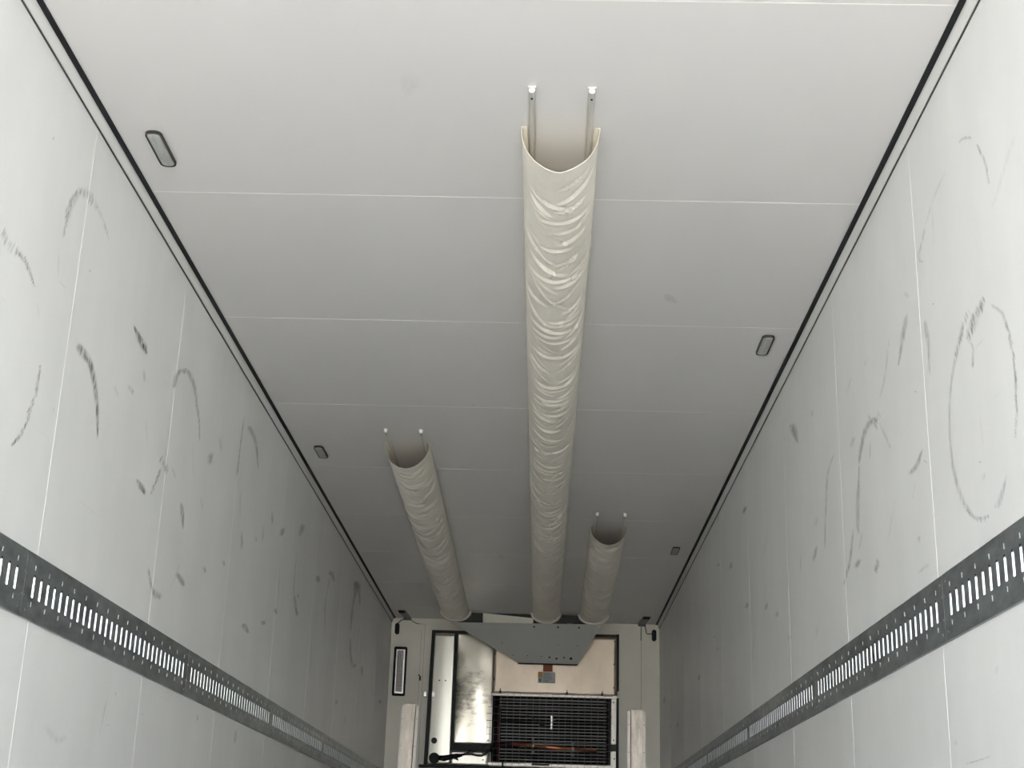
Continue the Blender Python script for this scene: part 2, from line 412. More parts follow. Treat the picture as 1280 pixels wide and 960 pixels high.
  [[4.8285,1.783,.0072,.0011,0],[4.8353,1.7915,.0134,.002,.44],[4.8422,1.8,.0135,.0021,.44],[4.8491,1.8087,.0073,.0011,0]],
  [[4.8273,1.7697,.0072,.0011,0],[4.8348,1.779,.0134,.002,.43],[4.8424,1.7884,.0135,.002,.43],[4.85,1.7978,.0073,.0011,0]],
  [[4.8134,1.7539,.0072,.001,0],[4.8215,1.7639,.0133,.002,.34],[4.8296,1.7739,.0134,.002,.34],[4.8377,1.784,.0073,.0011,0]],
  [[4.7983,1.7407,.0072,.001,0],[4.8049,1.7488,.0133,.0019,.43],[4.8115,1.757,.0133,.0019,.43],[4.8181,1.7652,.0072,.0011,0]],
  [[4.7981,1.7296,.0071,.001,0],[4.8043,1.7374,.0132,.0019,.41],[4.8106,1.7451,.0133,.0019,.41],[4.8169,1.7529,.0072,.001,0]],
  [[4.7854,1.7166,.0071,.001,0],[4.7906,1.723,.0132,.0018,.32],[4.7959,1.7296,.0132,.0018,.32],[4.8011,1.7361,.0072,.001,0]],
  [[4.5934,1.7251,-.0041,-.002,0],[4.6096,1.7225,-.0101,-.0048,.6],[4.6259,1.7199,-.0167,-.0079,.6],[4.6424,1.7172,-.0225,-.0104,.6],[4.659,1.7144,-.0259,-.0117,.6],[4.6758,1.7112,-.0255,-.0113,.6],[4.6929,1.7078,-.0222,-.0097,.6],[4.71,1.7043,-.0177,-.0077,.6],[4.7273,1.7008,-.0136,-.0059,0]],
  [[5.5825,2.1094,-.0463,-.0122,0],[5.5818,2.0884,-.0463,-.012,.42],[5.5811,2.0676,-.0462,-.0118,.42],[5.5804,2.0467,-.0461,-.0116,0]],
  [[5.6925,2.2087,-.0157,-.0053,0],[5.7163,2.1909,-.0185,-.0062,.25],[5.7403,2.1731,-.0213,-.007,.25],[5.7645,2.1552,-.0241,-.0078,0]],
  [[6.2219,2.4196,-.039,-.0179,0],[6.2462,2.4189,-.0394,-.0181,.45],[6.2705,2.4185,-.0406,-.0184,.45],[6.2952,2.4175,-.0428,-.0185,.45],[6.3209,2.4148,-.0431,-.0179,.45],[6.3479,2.4116,-.0407,-.0166,.45],[6.376,2.4078,-.0375,-.0146,.45],[6.4044,2.401,-.034,-.0122,.45],[6.4324,2.3888,-.0298,-.01,.45],[6.4597,2.3689,-.0254,-.008,.45],[6.4866,2.3431,-.0206,-.0063,.45],[6.5135,2.3148,-.0155,-.0046,.45],[6.5406,2.2876,-.0104,-.0031,0]],
  [[5.1964,1.7933,-.0129,-.0037,0],[5.2041,1.7866,-.0168,-.0049,.55],[5.2117,1.7802,-.0211,-.006,.55],[5.2196,1.773,-.0247,-.0069,.55],[5.2286,1.7636,-.0263,-.0071,.55],[5.2389,1.751,-.025,-.0066,.55],[5.2502,1.7361,-.0216,-.0055,.55],[5.262,1.7204,-.0173,-.0044,.55],[5.2736,1.705,-.0134,-.0033,0]],
  [[5.0073,1.8862,-.0112,-.0043,0],[5.0405,1.8748,-.0114,-.0043,.2],[5.074,1.8633,-.0115,-.0043,.2],[5.1079,1.8517,-.0117,-.0043,0]],
  [[6.118,2.4412,-.0113,-.0033,0],[6.1139,2.3991,-.0123,-.0035,.5],[6.1098,2.3571,-.0133,-.0037,.5],[6.1059,2.3157,-.0142,-.0039,.5],[6.1022,2.2759,-.0148,-.004,.5],[6.099,2.238,-.0151,-.0039,.5],[6.096,2.2015,-.015,-.0038,.5],[6.0931,2.1657,-.0148,-.0037,.5],[6.0902,2.1298,-.0147,-.0036,0]],
  [[3.6269,2.1739,.0044,.0013,0],[3.6312,2.1826,.0082,.0025,.3],[3.6356,2.1913,.0082,.0025,.3],[3.6399,2.2,.0044,.0014,0]],
  [[3.6233,2.1821,.0044,.0013,0],[3.628,2.1916,.0082,.0025,.32],[3.6328,2.2011,.0082,.0025,.32],[3.6376,2.2106,.0044,.0014,0]],
  [[3.6259,2.1927,.0044,.0013,0],[3.6313,2.2035,.0082,.0025,.34],[3.6367,2.2144,.0082,.0025,.34],[3.6421,2.2252,.0045,.0014,0]],
  [[3.6253,2.1972,.0044,.0013,0],[3.6332,2.213,.0082,.0025,.28],[3.6411,2.2288,.0082,.0026,.28],[3.649,2.2448,.0045,.0014,0]],
  [[3.6265,2.2121,.0044,.0014,0],[3.6323,2.2239,.0082,.0026,.35],[3.6382,2.2358,.0082,.0026,.35],[3.6441,2.2476,.0045,.0014,0]],
  [[3.6222,2.2146,.0044,.0014,0],[3.6302,2.2308,.0082,.0026,.32],[3.6383,2.2471,.0082,.0026,.32],[3.6465,2.2635,.0045,.0014,0]],
  [[3.6197,2.2203,.0044,.0014,0],[3.6284,2.2378,.0082,.0026,.31],[3.6371,2.2554,.0082,.0026,.31],[3.6459,2.2731,.0045,.0015,0]],
  [[3.6301,2.2352,.0044,.0014,0],[3.6385,2.2521,.0082,.0026,.3],[3.6469,2.2691,.0083,.0027,.3],[3.6554,2.2863,.0045,.0015,0]],
  [[3.6173,2.2441,.0044,.0014,0],[3.6235,2.2566,.0082,.0026,.27],[3.6297,2.2692,.0082,.0027,.27],[3.6359,2.2818,.0045,.0015,0]],
  [[3.639,2.2624,.0045,.0014,0],[3.6462,2.2769,.0083,.0027,.3],[3.6534,2.2914,.0083,.0027,.3],[3.6606,2.3061,.0045,.0015,0]],
  [[3.6258,2.261,.0044,.0014,0],[3.6341,2.2778,.0082,.0027,.21],[3.6424,2.2946,.0083,.0027,.21],[3.6507,2.3116,.0045,.0015,0]],
  [[3.6305,2.2724,.0045,.0015,0],[3.6383,2.2881,.0083,.0027,.23],[3.646,2.3039,.0083,.0027,.23],[3.6539,2.3198,.0045,.0015,0]],
  [[3.6431,2.2843,.0045,.0015,0],[3.6517,2.3016,.0083,.0028,.3],[3.6603,2.319,.0084,.0028,.3],[3.6689,2.3365,.0046,.0015,0]],
  [[3.6736,2.3103,.0046,.0015,0],[3.6814,2.326,.0085,.0028,.2],[3.6893,2.3418,.0085,.0029,.2],[3.6971,2.3576,.0046,.0016,0]],
  [[3.6657,2.3137,.0046,.0015,0],[3.6737,2.3298,.0085,.0028,.22],[3.6817,2.346,.0085,.0029,.22],[3.6898,2.3623,.0046,.0016,0]],
  [[3.6692,2.3218,.0046,.0015,0],[3.6775,2.3387,.0085,.0029,.3],[3.6859,2.3557,.0085,.0029,.3],[3.6944,2.3728,.0046,.0016,0]],
  [[3.6999,2.3369,.0046,.0015,0],[3.709,2.355,.0086,.0029,.29],[3.7181,2.3733,.0087,.003,.29],[3.7273,2.3916,.0047,.0016,0]],
  [[3.7287,2.3438,.0047,.0016,0],[3.7386,2.3633,.0087,.003,.33],[3.7485,2.383,.0088,.003,.33],[3.7585,2.4028,.0048,.0017,0]],
  [[3.7449,2.3496,.0047,.0016,0],[3.7525,2.3645,.0088,.003,.3],[3.7601,2.3796,.0088,.003,.3],[3.7678,2.3947,.0048,.0017,0]],
  [[3.7886,2.36,.0048,.0016,0],[3.798,2.3783,.009,.003,.3],[3.8075,2.3967,.0091,.0031,.3],[3.817,2.4152,.0049,.0017,0]],
  [[3.7808,2.351,.0048,.0016,0],[3.7891,2.3671,.009,.003,.22],[3.7974,2.3833,.009,.003,.22],[3.8058,2.3996,.0049,.0017,0]],
  [[3.8069,2.359,.0049,.0016,0],[3.8134,2.3717,.0091,.003,.3],[3.82,2.3844,.0091,.0031,.3],[3.8266,2.3972,.0049,.0017,0]],
  [[3.8355,2.3664,.005,.0016,0],[3.8406,2.3761,.0092,.0031,.24],[3.8457,2.3858,.0092,.0031,.24],[3.8508,2.3956,.005,.0017,0]],
  [[3.8503,2.3649,.005,.0016,0],[3.8556,2.375,.0092,.0031,.36],[3.861,2.3852,.0093,.0031,.36],[3.8664,2.3954,.005,.0017,0]],
  [[3.632,2.1938,.0105,.004,0],[3.6362,2.2168,.0143,.0055,.24],[3.6398,2.2401,.0182,.0071,.24],[3.6446,2.2631,.0218,.0081,.24],[3.6522,2.2847,.0246,.0084,.24],[3.6635,2.3058,.0264,.0079,.24],[3.6775,2.3266,.0274,.0068,.24],[3.6934,2.3453,.0262,.0041,.24],[3.7107,2.3605,.0183,-.0032,.24],[3.7297,2.3711,-.0007,-.0143,.24],[3.7508,2.3781,-.0141,-.0194,.24],[3.7726,2.3827,-.0192,-.0206,.24],[3.7936,2.3863,-.0205,-.0202,.24],[3.8132,2.3889,-.0206,-.0183,.24],[3.8322,2.3899,-.0189,-.0152,.24],[3.8514,2.3894,-.0159,-.0118,.24],[3.872,2.3874,-.0132,-.0093,.24],[3.8952,2.3835,-.0121,-.008,.24],[3.9202,2.3777,-.0118,-.0076,.24],[3.9447,2.371,-.0118,-.0074,.24],[3.9659,2.3644,-.0112,-.0068,.24],[3.9824,2.3579,-.0099,-.0058,.24],[3.9957,2.3512,-.0081,-.0046,.24],[4.0078,2.3443,-.006,-.0034,.24],[4.0205,2.3375,-.004,-.0022,0]],
  [[3.2173,1.9835,.0035,.001,0],[3.223,1.9965,.0065,.0018,.36],[3.2287,2.0096,.0065,.0019,.36],[3.2345,2.0228,.0035,.001,0]],
  [[3.2268,1.9803,.0035,.001,0],[3.2323,1.9927,.0065,.0018,.36],[3.2378,2.0053,.0065,.0019,.36],[3.2433,2.0179,.0036,.001,0]],
  [[3.2385,1.9776,.0035,.001,0],[3.2439,1.9898,.0066,.0018,.22],[3.2493,2.0021,.0066,.0019,.22],[3.2547,2.0145,.0036,.001,0]],
  [[3.2409,1.9681,.0035,.001,0],[3.247,1.982,.0066,.0018,.33],[3.2532,1.9958,.0066,.0018,.33],[3.2593,2.0098,.0036,.001,0]],
  [[3.2618,1.9724,.0036,.001,0],[3.2667,1.9834,.0066,.0018,.24],[3.2717,1.9945,.0067,.0019,.24],[3.2766,2.0056,.0036,.001,0]],
  [[3.2682,1.9622,.0036,.001,0],[3.2755,1.9783,.0067,.0018,.24],[3.2828,1.9945,.0067,.0019,.24],[3.2901,2.0109,.0037,.001,0]],
  [[3.2848,1.9647,.0036,.001,0],[3.2924,1.9815,.0067,.0018,.3],[3.3001,1.9985,.0068,.0019,.3],[3.3078,2.0156,.0037,.001,0]],
  [[3.3125,1.9759,.0037,.001,0],[3.3188,1.9897,.0068,.0019,.32],[3.3251,2.0036,.0069,.0019,.32],[3.3315,2.0176,.0037,.0011,0]],
  [[3.3193,1.974,.0037,.001,0],[3.3256,1.9876,.0069,.0019,.29],[3.3319,2.0014,.0069,.0019,.29],[3.3382,2.0152,.0037,.001,0]],
  [[3.342,1.9824,.0037,.001,0],[3.3467,1.9926,.0069,.0019,.27],[3.3515,2.0028,.007,.0019,.27],[3.3562,2.0131,.0038,.001,0]],
  [[3.3564,1.9808,.0038,.001,0],[3.3617,1.9923,.007,.0019,.2],[3.3671,2.0038,.007,.0019,.2],[3.3725,2.0153,.0038,.001,0]],
  [[3.3759,1.9852,.0038,.001,0],[3.3803,1.9946,.0071,.0019,.34],[3.3847,2.0041,.0071,.0019,.34],[3.3892,2.0135,.0038,.0011,0]],
  [[3.3881,1.9857,.0038,.001,0],[3.3914,1.9927,.0071,.0019,.27],[3.3947,1.9997,.0071,.0019,.27],[3.398,2.0068,.0039,.001,0]],
  [[3.3972,1.9796,.0039,.001,0],[3.4014,1.9883,.0072,.0019,.28],[3.4055,1.9971,.0072,.0019,.28],[3.4097,2.006,.0039,.001,0]],
  [[3.4088,1.9774,.0039,.001,0],[3.4122,1.9845,.0072,.0019,.34],[3.4155,1.9915,.0072,.0019,.34],[3.4189,1.9986,.0039,.001,0]],
  [[3.4238,1.9774,.0039,.001,0],[3.4268,1.9837,.0072,.0019,.21],[3.4298,1.9901,.0073,.0019,.21],[3.4329,1.9964,.0039,.001,0]],
  [[3.4308,1.9706,.0039,.001,0],[3.434,1.9772,.0073,.0019,.25],[3.4371,1.9838,.0073,.0019,.25],[3.4403,1.9904,.004,.001,0]],
  [[3.4392,1.9651,.0039,.001,0],[3.4423,1.9714,.0073,.0019,.28],[3.4454,1.9777,.0073,.0019,.28],[3.4484,1.984,.004,.001,0]],
  [[3.451,1.9627,.004,.001,0],[3.4534,1.9678,.0073,.0019,.22],[3.4559,1.9729,.0074,.0019,.22],[3.4584,1.978,.004,.001,0]],
  [[3.4593,1.9575,.004,.001,0],[3.4617,1.9624,.0074,.0019,.24],[3.4641,1.9673,.0074,.0019,.24],[3.4665,1.9723,.004,.001,0]],
  [[3.4726,1.9542,.004,.001,0],[3.4747,1.9584,.0074,.0019,.2],[3.4768,1.9627,.0074,.0019,.2],[3.4788,1.9669,.004,.001,0]],
  [[3.3225,1.9958,-.0079,-.0069,0],[3.3382,1.9954,-.008,-.0069,.28],[3.3542,1.9951,-.0081,-.0069,.28],[3.3697,1.9946,-.0085,-.007,.28],[3.3837,1.9935,-.009,-.0069,.28],[3.3951,1.9919,-.0096,-.007,.28],[3.4047,1.9901,-.0105,-.0071,.28],[3.414,1.9874,-.011,-.0071,.28],[3.4247,1.9837,-.0107,-.0066,.28],[3.4374,1.9785,-.0095,-.0057,.28],[3.4511,1.972,-.0075,-.0044,.28],[3.4653,1.965,-.0051,-.003,.28],[3.4794,1.9582,-.0029,-.0016,0]],
  [[3.6052,2.1389,-.0068,-.0031,0],[3.6166,2.1086,-.0069,-.003,.15],[3.628,2.0783,-.0069,-.003,.15],[3.6394,2.048,-.0069,-.0029,0]],
  [[3.6394,2.048,-.0027,-.0023,0],[3.6625,2.0488,-.0027,-.0023,.2],[3.6859,2.0497,-.0027,-.0023,.2],[3.7096,2.0506,-.0028,-.0023,0]],
  [[3.2689,1.845,-.0019,-.0016,0],[3.2842,1.8441,-.0019,-.0016,.15],[3.2997,1.8431,-.0019,-.0016,.15],[3.3153,1.8421,-.0019,-.0016,0]],
  [[3.6036,1.6097,-.0018,-.0015,0],[3.6465,1.6093,-.0019,-.0016,.12],[3.6904,1.609,-.0019,-.0016,.12],[3.7352,1.6086,-.002,-.0016,0]],
  [[3.5089,1.933,-.0047,-.0022,0],[3.5213,1.9186,-.0047,-.0022,.12],[3.5338,1.904,-.0047,-.0021,.12],[3.5463,1.8894,-.0047,-.0021,0]],
  [[3.9905,1.5085,-.0019,-.0016,0],[4.0923,1.5099,-.002,-.0017,.12],[4.199,1.5113,-.0022,-.0017,.12],[4.3109,1.5128,-.0023,-.0017,0]],
  [[6.9402,2.1955,-.0233,-.006,0],[6.9601,2.1711,-.0254,-.0064,.3],[6.98,2.1466,-.0275,-.0069,.3],[7.0,2.1221,-.0296,-.0072,0]],
  [[6.7656,2.0752,-.0223,-.005,0],[6.7722,2.0458,-.0223,-.005,.25],[6.7789,2.0164,-.0223,-.0049,.25],[6.7855,1.987,-.0223,-.0048,0]],
  [[6.2938,1.9378,-.0288,-.0067,0],[6.3073,1.9084,-.0289,-.0065,.35],[6.3208,1.879,-.029,-.0064,.35],[6.3343,1.8495,-.0291,-.0063,0]],
  [[6.5832,1.9773,-.0269,-.0091,0],[6.612,1.9734,-.0271,-.0092,.25],[6.6409,1.9694,-.0273,-.0092,.25],[6.6701,1.9654,-.0276,-.0092,0]],
  [[7.289,2.1854,-.0635,-.0118,0],[7.2742,2.1646,-.0591,-.0108,.6],[7.2595,2.1439,-.0546,-.0099,.6],[7.2449,2.1233,-.0502,-.009,0]],
  [[7.9109,2.3496,-.0716,-.0114,0],[7.8947,2.3378,-.076,-.012,.38],[7.8786,2.3261,-.0815,-.0128,.38],[7.8627,2.3142,-.0857,-.0138,.38],[7.8471,2.3018,-.0858,-.0142,.38],[7.8321,2.2885,-.0794,-.0135,.38],[7.8175,2.2745,-.0682,-.0117,.38],[7.803,2.2604,-.0551,-.0094,.38],[7.7886,2.2465,-.0429,-.0072,0]],
  [[7.7452,2.1633,-.0145,-.0029,0],[7.7425,2.1012,-.0163,-.0031,.28],[7.7374,2.0377,-.018,-.0033,.28],[7.7372,1.9783,-.0198,-.0036,.28],[7.7494,1.9285,-.0216,-.004,.28],[7.7791,1.8917,-.0232,-.0046,.28],[7.8214,1.8641,-.0249,-.0051,.28],[7.8693,1.8399,-.0269,-.0055,.28],[7.915,1.8136,-.029,-.0057,0]],
  [[8.4982,2.1671,-.0806,-.0201,0],[8.5358,2.158,-.0759,-.0187,.55],[8.5737,2.1488,-.0711,-.0174,.55],[8.6119,2.1395,-.0662,-.0161,0]],
  [[8.8967,1.984,.0227,.0034,0],[8.9109,2.0277,.0225,.0035,.3],[8.9253,2.0728,.022,.0035,.3],[8.9397,2.1159,.022,.0036,.3],[8.9543,2.1535,.0231,.0038,.3],[8.9689,2.1835,.026,.0043,.3],[8.9837,2.2079,.03,.0049,.3],[8.9986,2.2301,.0347,.0057,.3],[9.0135,2.2536,.0391,.0066,0]],
  [[9.0062,2.2679,.0561,.0076,0],[9.0188,2.2762,.0746,.0108,.4],[9.0298,2.2854,.0932,.0128,.4],[9.0441,2.2929,.0582,-.0042,.4],[9.0667,2.2958,-.0931,-.0287,.4],[9.1008,2.2923,-.0988,-.0255,.4],[9.1436,2.2842,-.0825,-.0203,.4],[9.19,2.2741,-.0597,-.0145,.4],[9.2352,2.2649,-.0381,-.0092,0]],
  [[10.1727,2.0837,.0371,.0055,0],[10.1749,2.121,.0399,.006,.45],[10.1763,2.1588,.0426,.0066,.45],[10.1794,2.196,.0457,.0072,.45],[10.1873,2.2313,.0498,.0078,.45],[10.2015,2.2644,.0535,.0083,.45],[10.2203,2.296,.0571,.0089,.45],[10.2414,2.3265,.0635,.0099,.45],[10.2624,2.3563,.0759,.0122,.45],[10.2811,2.3887,.1015,.0168,.45],[10.2993,2.4223,.1365,.0227,.45],[10.3204,2.4508,.1662,.0262,.45],[10.3478,2.4678,.1101,.0006,.45],[10.386,2.4695,-.1493,-.037,.45],[10.432,2.4598,-.1316,-.029,.45],[10.4786,2.4439,-.1009,-.0212,.45],[10.5179,2.4273,-.0775,-.0157,.45],[10.5468,2.41,-.0666,-.0129,.45],[10.5696,2.3896,-.0611,-.0114,.45],[10.5899,2.3679,-.0578,-.0107,.45],[10.6115,2.3468,-.0532,-.0097,0]],
  [[10.2514,2.4672,-.0635,-.0173,0],[10.277,2.4664,-.0876,-.024,.55],[10.3032,2.466,-.1157,-.0313,.55],[10.3284,2.4649,-.1455,-.0369,.55],[10.3507,2.4624,-.1662,-.0387,.55],[10.3689,2.4577,-.1657,-.036,.55],[10.3841,2.4514,-.1483,-.0311,.55],[10.3981,2.4446,-.1235,-.0257,.55],[10.4128,2.438,-.1008,-.021,0]],
  [[10.1923,2.0463,-.049,-.0075,0],[10.2032,2.0216,-.0485,-.0072,.4],[10.2129,1.9964,-.0476,-.007,.4],[10.2249,1.9721,-.0474,-.007,.4],[10.243,1.95,-.0491,-.0074,.4],[10.2694,1.9293,-.0539,-.0083,.4],[10.3018,1.9096,-.0611,-.0096,.4],[10.337,1.8929,-.068,-.011,.4],[10.372,1.8812,-.071,-.0124,.4],[10.4089,1.876,-.0652,-.014,.4],[10.4484,1.8758,-.0447,-.0143,.4],[10.4852,1.8788,-.0119,-.0118,.4],[10.5134,1.8827,.0406,-.0037,.4],[10.5295,1.8878,.0706,.0058,.4],[10.537,1.895,.0671,.0075,.4],[10.541,1.9031,.0597,.0069,.4],[10.5468,1.9107,.0525,.0059,0]],
  [[6.4945,1.541,-.0367,-.0125,0],[6.5081,1.5398,-.0393,-.0135,.55],[6.5212,1.5388,-.0429,-.0146,.55],[6.5356,1.5375,-.0467,-.0152,.55],[6.5533,1.5356,-.0476,-.0148,.55],[6.5757,1.5328,-.0436,-.0131,.55],[6.6015,1.5293,-.0357,-.0106,.55],[6.6288,1.5255,-.0261,-.0077,.55],[6.6557,1.5218,-.0169,-.0049,0]],
  [[6.96,1.6369,-.055,-.0115,0],[6.974,1.6299,-.0515,-.0107,.6],[6.9881,1.6229,-.048,-.0099,.6],[7.0022,1.6159,-.0445,-.0091,0]],
  [[7.2339,1.7446,-.0451,-.0112,0],[7.2604,1.7381,-.0454,-.0112,.45],[7.2871,1.7315,-.0457,-.0112,.45],[7.3139,1.725,-.046,-.0112,0]],
  [[7.8019,1.9157,-.0289,-.0056,0],[7.813,1.9019,-.0308,-.0058,.45],[7.8235,1.8878,-.0327,-.0061,.45],[7.8353,1.8741,-.0344,-.0066,.45],[7.8503,1.8613,-.036,-.0071,.45],[7.8698,1.8497,-.0375,-.0077,.45],[7.8927,1.839,-.0392,-.0082,.45],[7.917,1.8286,-.0411,-.0086,.45],[7.9408,1.818,-.0432,-.0089,0]],
  [[7.8817,1.9395,-.0433,-.0093,0],[7.8944,1.9327,-.0386,-.0082,.4],[7.907,1.9259,-.0339,-.0072,.4],[7.9197,1.9191,-.0291,-.0062,0]],
  [[8.8507,2.1035,-.028,-.0052,0],[8.9012,2.029,-.0282,-.005,.25],[8.952,1.9542,-.0285,-.0048,.25],[9.003,1.8789,-.0287,-.0046,0]],
  [[10.9271,1.9501,-.0831,-.0119,0],[10.9586,1.9237,-.0836,-.0117,.45],[10.9903,1.8973,-.0839,-.0115,.45],[11.022,1.8707,-.0844,-.0113,0]],
  [[12.3211,1.8437,-.1045,-.0125,0],[12.3385,1.8321,-.1048,-.0125,.6],[12.3559,1.8204,-.1051,-.0124,.6],[12.3733,1.8087,-.1053,-.0123,0]],
  [[9.6795,1.5512,-.0534,-.007,0],[9.6982,1.5408,-.0535,-.007,.45],[9.7169,1.5304,-.0537,-.0069,.45],[9.7356,1.5199,-.0539,-.0069,0]],
  [[10.1656,1.499,-.0475,-.0053,0],[10.1904,1.4792,-.0477,-.0052,.25],[10.2154,1.4594,-.0479,-.0051,.25],[10.2404,1.4395,-.0481,-.005,0]],
  [[4.8561,1.476,-.0083,-.0021,0],[4.873,1.4605,-.0101,-.0025,.45],[4.8899,1.4442,-.0118,-.0028,.45],[4.907,1.4294,-.0137,-.0034,.45],[4.9243,1.418,-.0162,-.0045,.45],[4.9418,1.4114,-.0197,-.0066,.45],[4.9594,1.4083,-.0221,-.0095,.45],[4.9774,1.4069,-.0243,-.0119,.45],[4.996,1.4055,-.0266,-.0131,.45],[5.0154,1.4042,-.0249,-.0131,.45],[5.0355,1.4036,-.0209,-.0122,.45],[5.056,1.4033,-.0184,-.0108,.45],[5.0766,1.4028,-.0167,-.0096,0]],
  [[4.9367,1.4146,-.0164,-.0044,0],[4.956,1.4039,-.0184,-.0049,.35],[4.9754,1.3931,-.0204,-.0053,.35],[4.9949,1.3822,-.0224,-.0057,0]],
  [[5.2367,1.5294,-.0202,-.008,0],[5.2573,1.5265,-.0234,-.0093,.5],[5.2784,1.5236,-.0272,-.0107,.5],[5.2988,1.5207,-.0308,-.0117,.5],[5.3175,1.5176,-.0329,-.0118,.5],[5.3335,1.5143,-.032,-.0108,.5],[5.3477,1.5108,-.0282,-.0092,.5],[5.3612,1.5073,-.0229,-.0074,.5],[5.3751,1.5038,-.0178,-.0057,0]],
  [[5.644,1.6406,-.0285,-.008,0],[5.6618,1.6332,-.0263,-.0074,.4],[5.6798,1.6258,-.024,-.0067,.4],[5.6978,1.6183,-.0218,-.006,0]],
  [[5.9717,1.7325,-.031,-.0093,0],[5.9905,1.727,-.0286,-.0086,.35],[6.0094,1.7215,-.0262,-.0078,.35],[6.0284,1.716,-.0237,-.007,0]],
  [[5.4755,1.8902,-.0141,-.0044,0],[5.5014,1.8747,-.0142,-.0044,.15],[5.5275,1.859,-.0144,-.0043,.15],[5.5537,1.8432,-.0145,-.0043,0]],
  [[5.2613,2.0616,-.0137,-.0043,0],[5.2907,2.0156,-.0138,-.0042,.12],[5.3201,1.9695,-.0139,-.004,.12],[5.3498,1.9231,-.014,-.0039,0]],
  [[4.5648,.9949,-.0098,-.0005,0],[4.5519,.9491,-.0089,-.0004,.22],[4.5391,.9038,-.008,-.0003,.22],[4.5265,.8591,-.0072,-.0002,0]],
  [[4.6359,1.0183,-.0092,-.002,0],[4.6438,1.0141,-.0092,-.002,.3],[4.6517,1.0098,-.0093,-.002,.3],[4.6596,1.0056,-.0093,-.002,0]],
  [[4.0125,.8552,-.0142,-.0049,0],[4.0419,.8457,-.0172,-.0056,.12],[4.072,.8351,-.02,-.0066,.12],[4.1018,.8262,-.0198,-.0082,.12],[4.1303,.8213,-.0105,-.0101,.12],[4.1566,.8224,.0078,-.0093,.12],[4.1815,.8277,.0156,-.0068,.12],[4.206,.8348,.0144,-.0057,.12],[4.2311,.8412,.0116,-.005,0]],
  [[4.5676,.9048,.0001,-.0017,0],[4.5962,.9066,.0001,-.0017,.25],[4.6251,.9085,.0001,-.0017,.25],[4.6543,.9104,.0001,-.0018,0]],
  [[6.5608,1.0764,-.03,-.0022,0],[6.5608,1.0503,-.03,-.0021,.28],[6.5607,1.0242,-.03,-.0019,.28],[6.5607,.9982,-.0299,-.0018,0]],
  [[5.8014,1.0611,-.0158,-.0012,0],[5.801,1.0515,-.0158,-.0011,.3],[5.8005,1.042,-.0157,-.0011,.3],[5.8,1.0324,-.0157,-.0011,0]],
  [[4.9841,.9818,-.0073,-.003,0],[4.9915,.9808,-.0073,-.003,.4],[4.999,.9797,-.0073,-.003,.4],[5.0065,.9786,-.0073,-.003,0]],
  [[5.3206,1.6275,-.0134,-.0016,0],[5.2656,1.5588,-.0131,-.0014,.1],[5.212,1.492,-.0128,-.0013,.1],[5.1598,1.4269,-.0125,-.0011,0]],
  [[7.2765,2.0058,-.0256,-.0051,0],[7.2965,1.8962,-.0256,-.0047,.14],[7.3163,1.787,-.0256,-.0043,.14],[7.336,1.6784,-.0256,-.0039,0]],
  [[8.4784,1.8166,-.0341,-.0052,0],[8.503,1.7243,-.0341,-.0048,.14],[8.5275,1.632,-.0342,-.0044,.14],[8.552,1.5399,-.0343,-.0041,0]],
  [[3.737,1.7033,-.0067,-.0028,0],[3.7437,1.6984,-.0067,-.0028,.2],[3.7504,1.6934,-.0067,-.0028,.2],[3.757,1.6884,-.0067,-.0028,0]],
  [[3.4537,2.4042,-.0065,-.0031,0],[3.4536,2.3991,-.0065,-.0031,.2],[3.4534,2.394,-.0065,-.0031,.2],[3.4532,2.3889,-.0065,-.0031,0]],
  [[3.8783,2.1846,-.0106,-.0061,0],[3.8815,2.1833,-.0106,-.0061,.4],[3.8847,2.1821,-.0107,-.0061,.4],[3.8879,2.1809,-.0107,-.0061,0]],
  [[4.6176,1.9555,-.0159,-.0053,0],[4.6385,1.9232,-.0142,-.0046,.1],[4.6595,1.8908,-.0125,-.004,.1],[4.6806,1.8583,-.0108,-.0033,0]],
  [[6.1789,2.1086,-.0187,-.0049,0],[6.1994,2.0638,-.0188,-.0048,.15],[6.22,2.0189,-.0189,-.0047,.15],[6.2406,1.974,-.019,-.0045,0]],
 ],
 'right': [
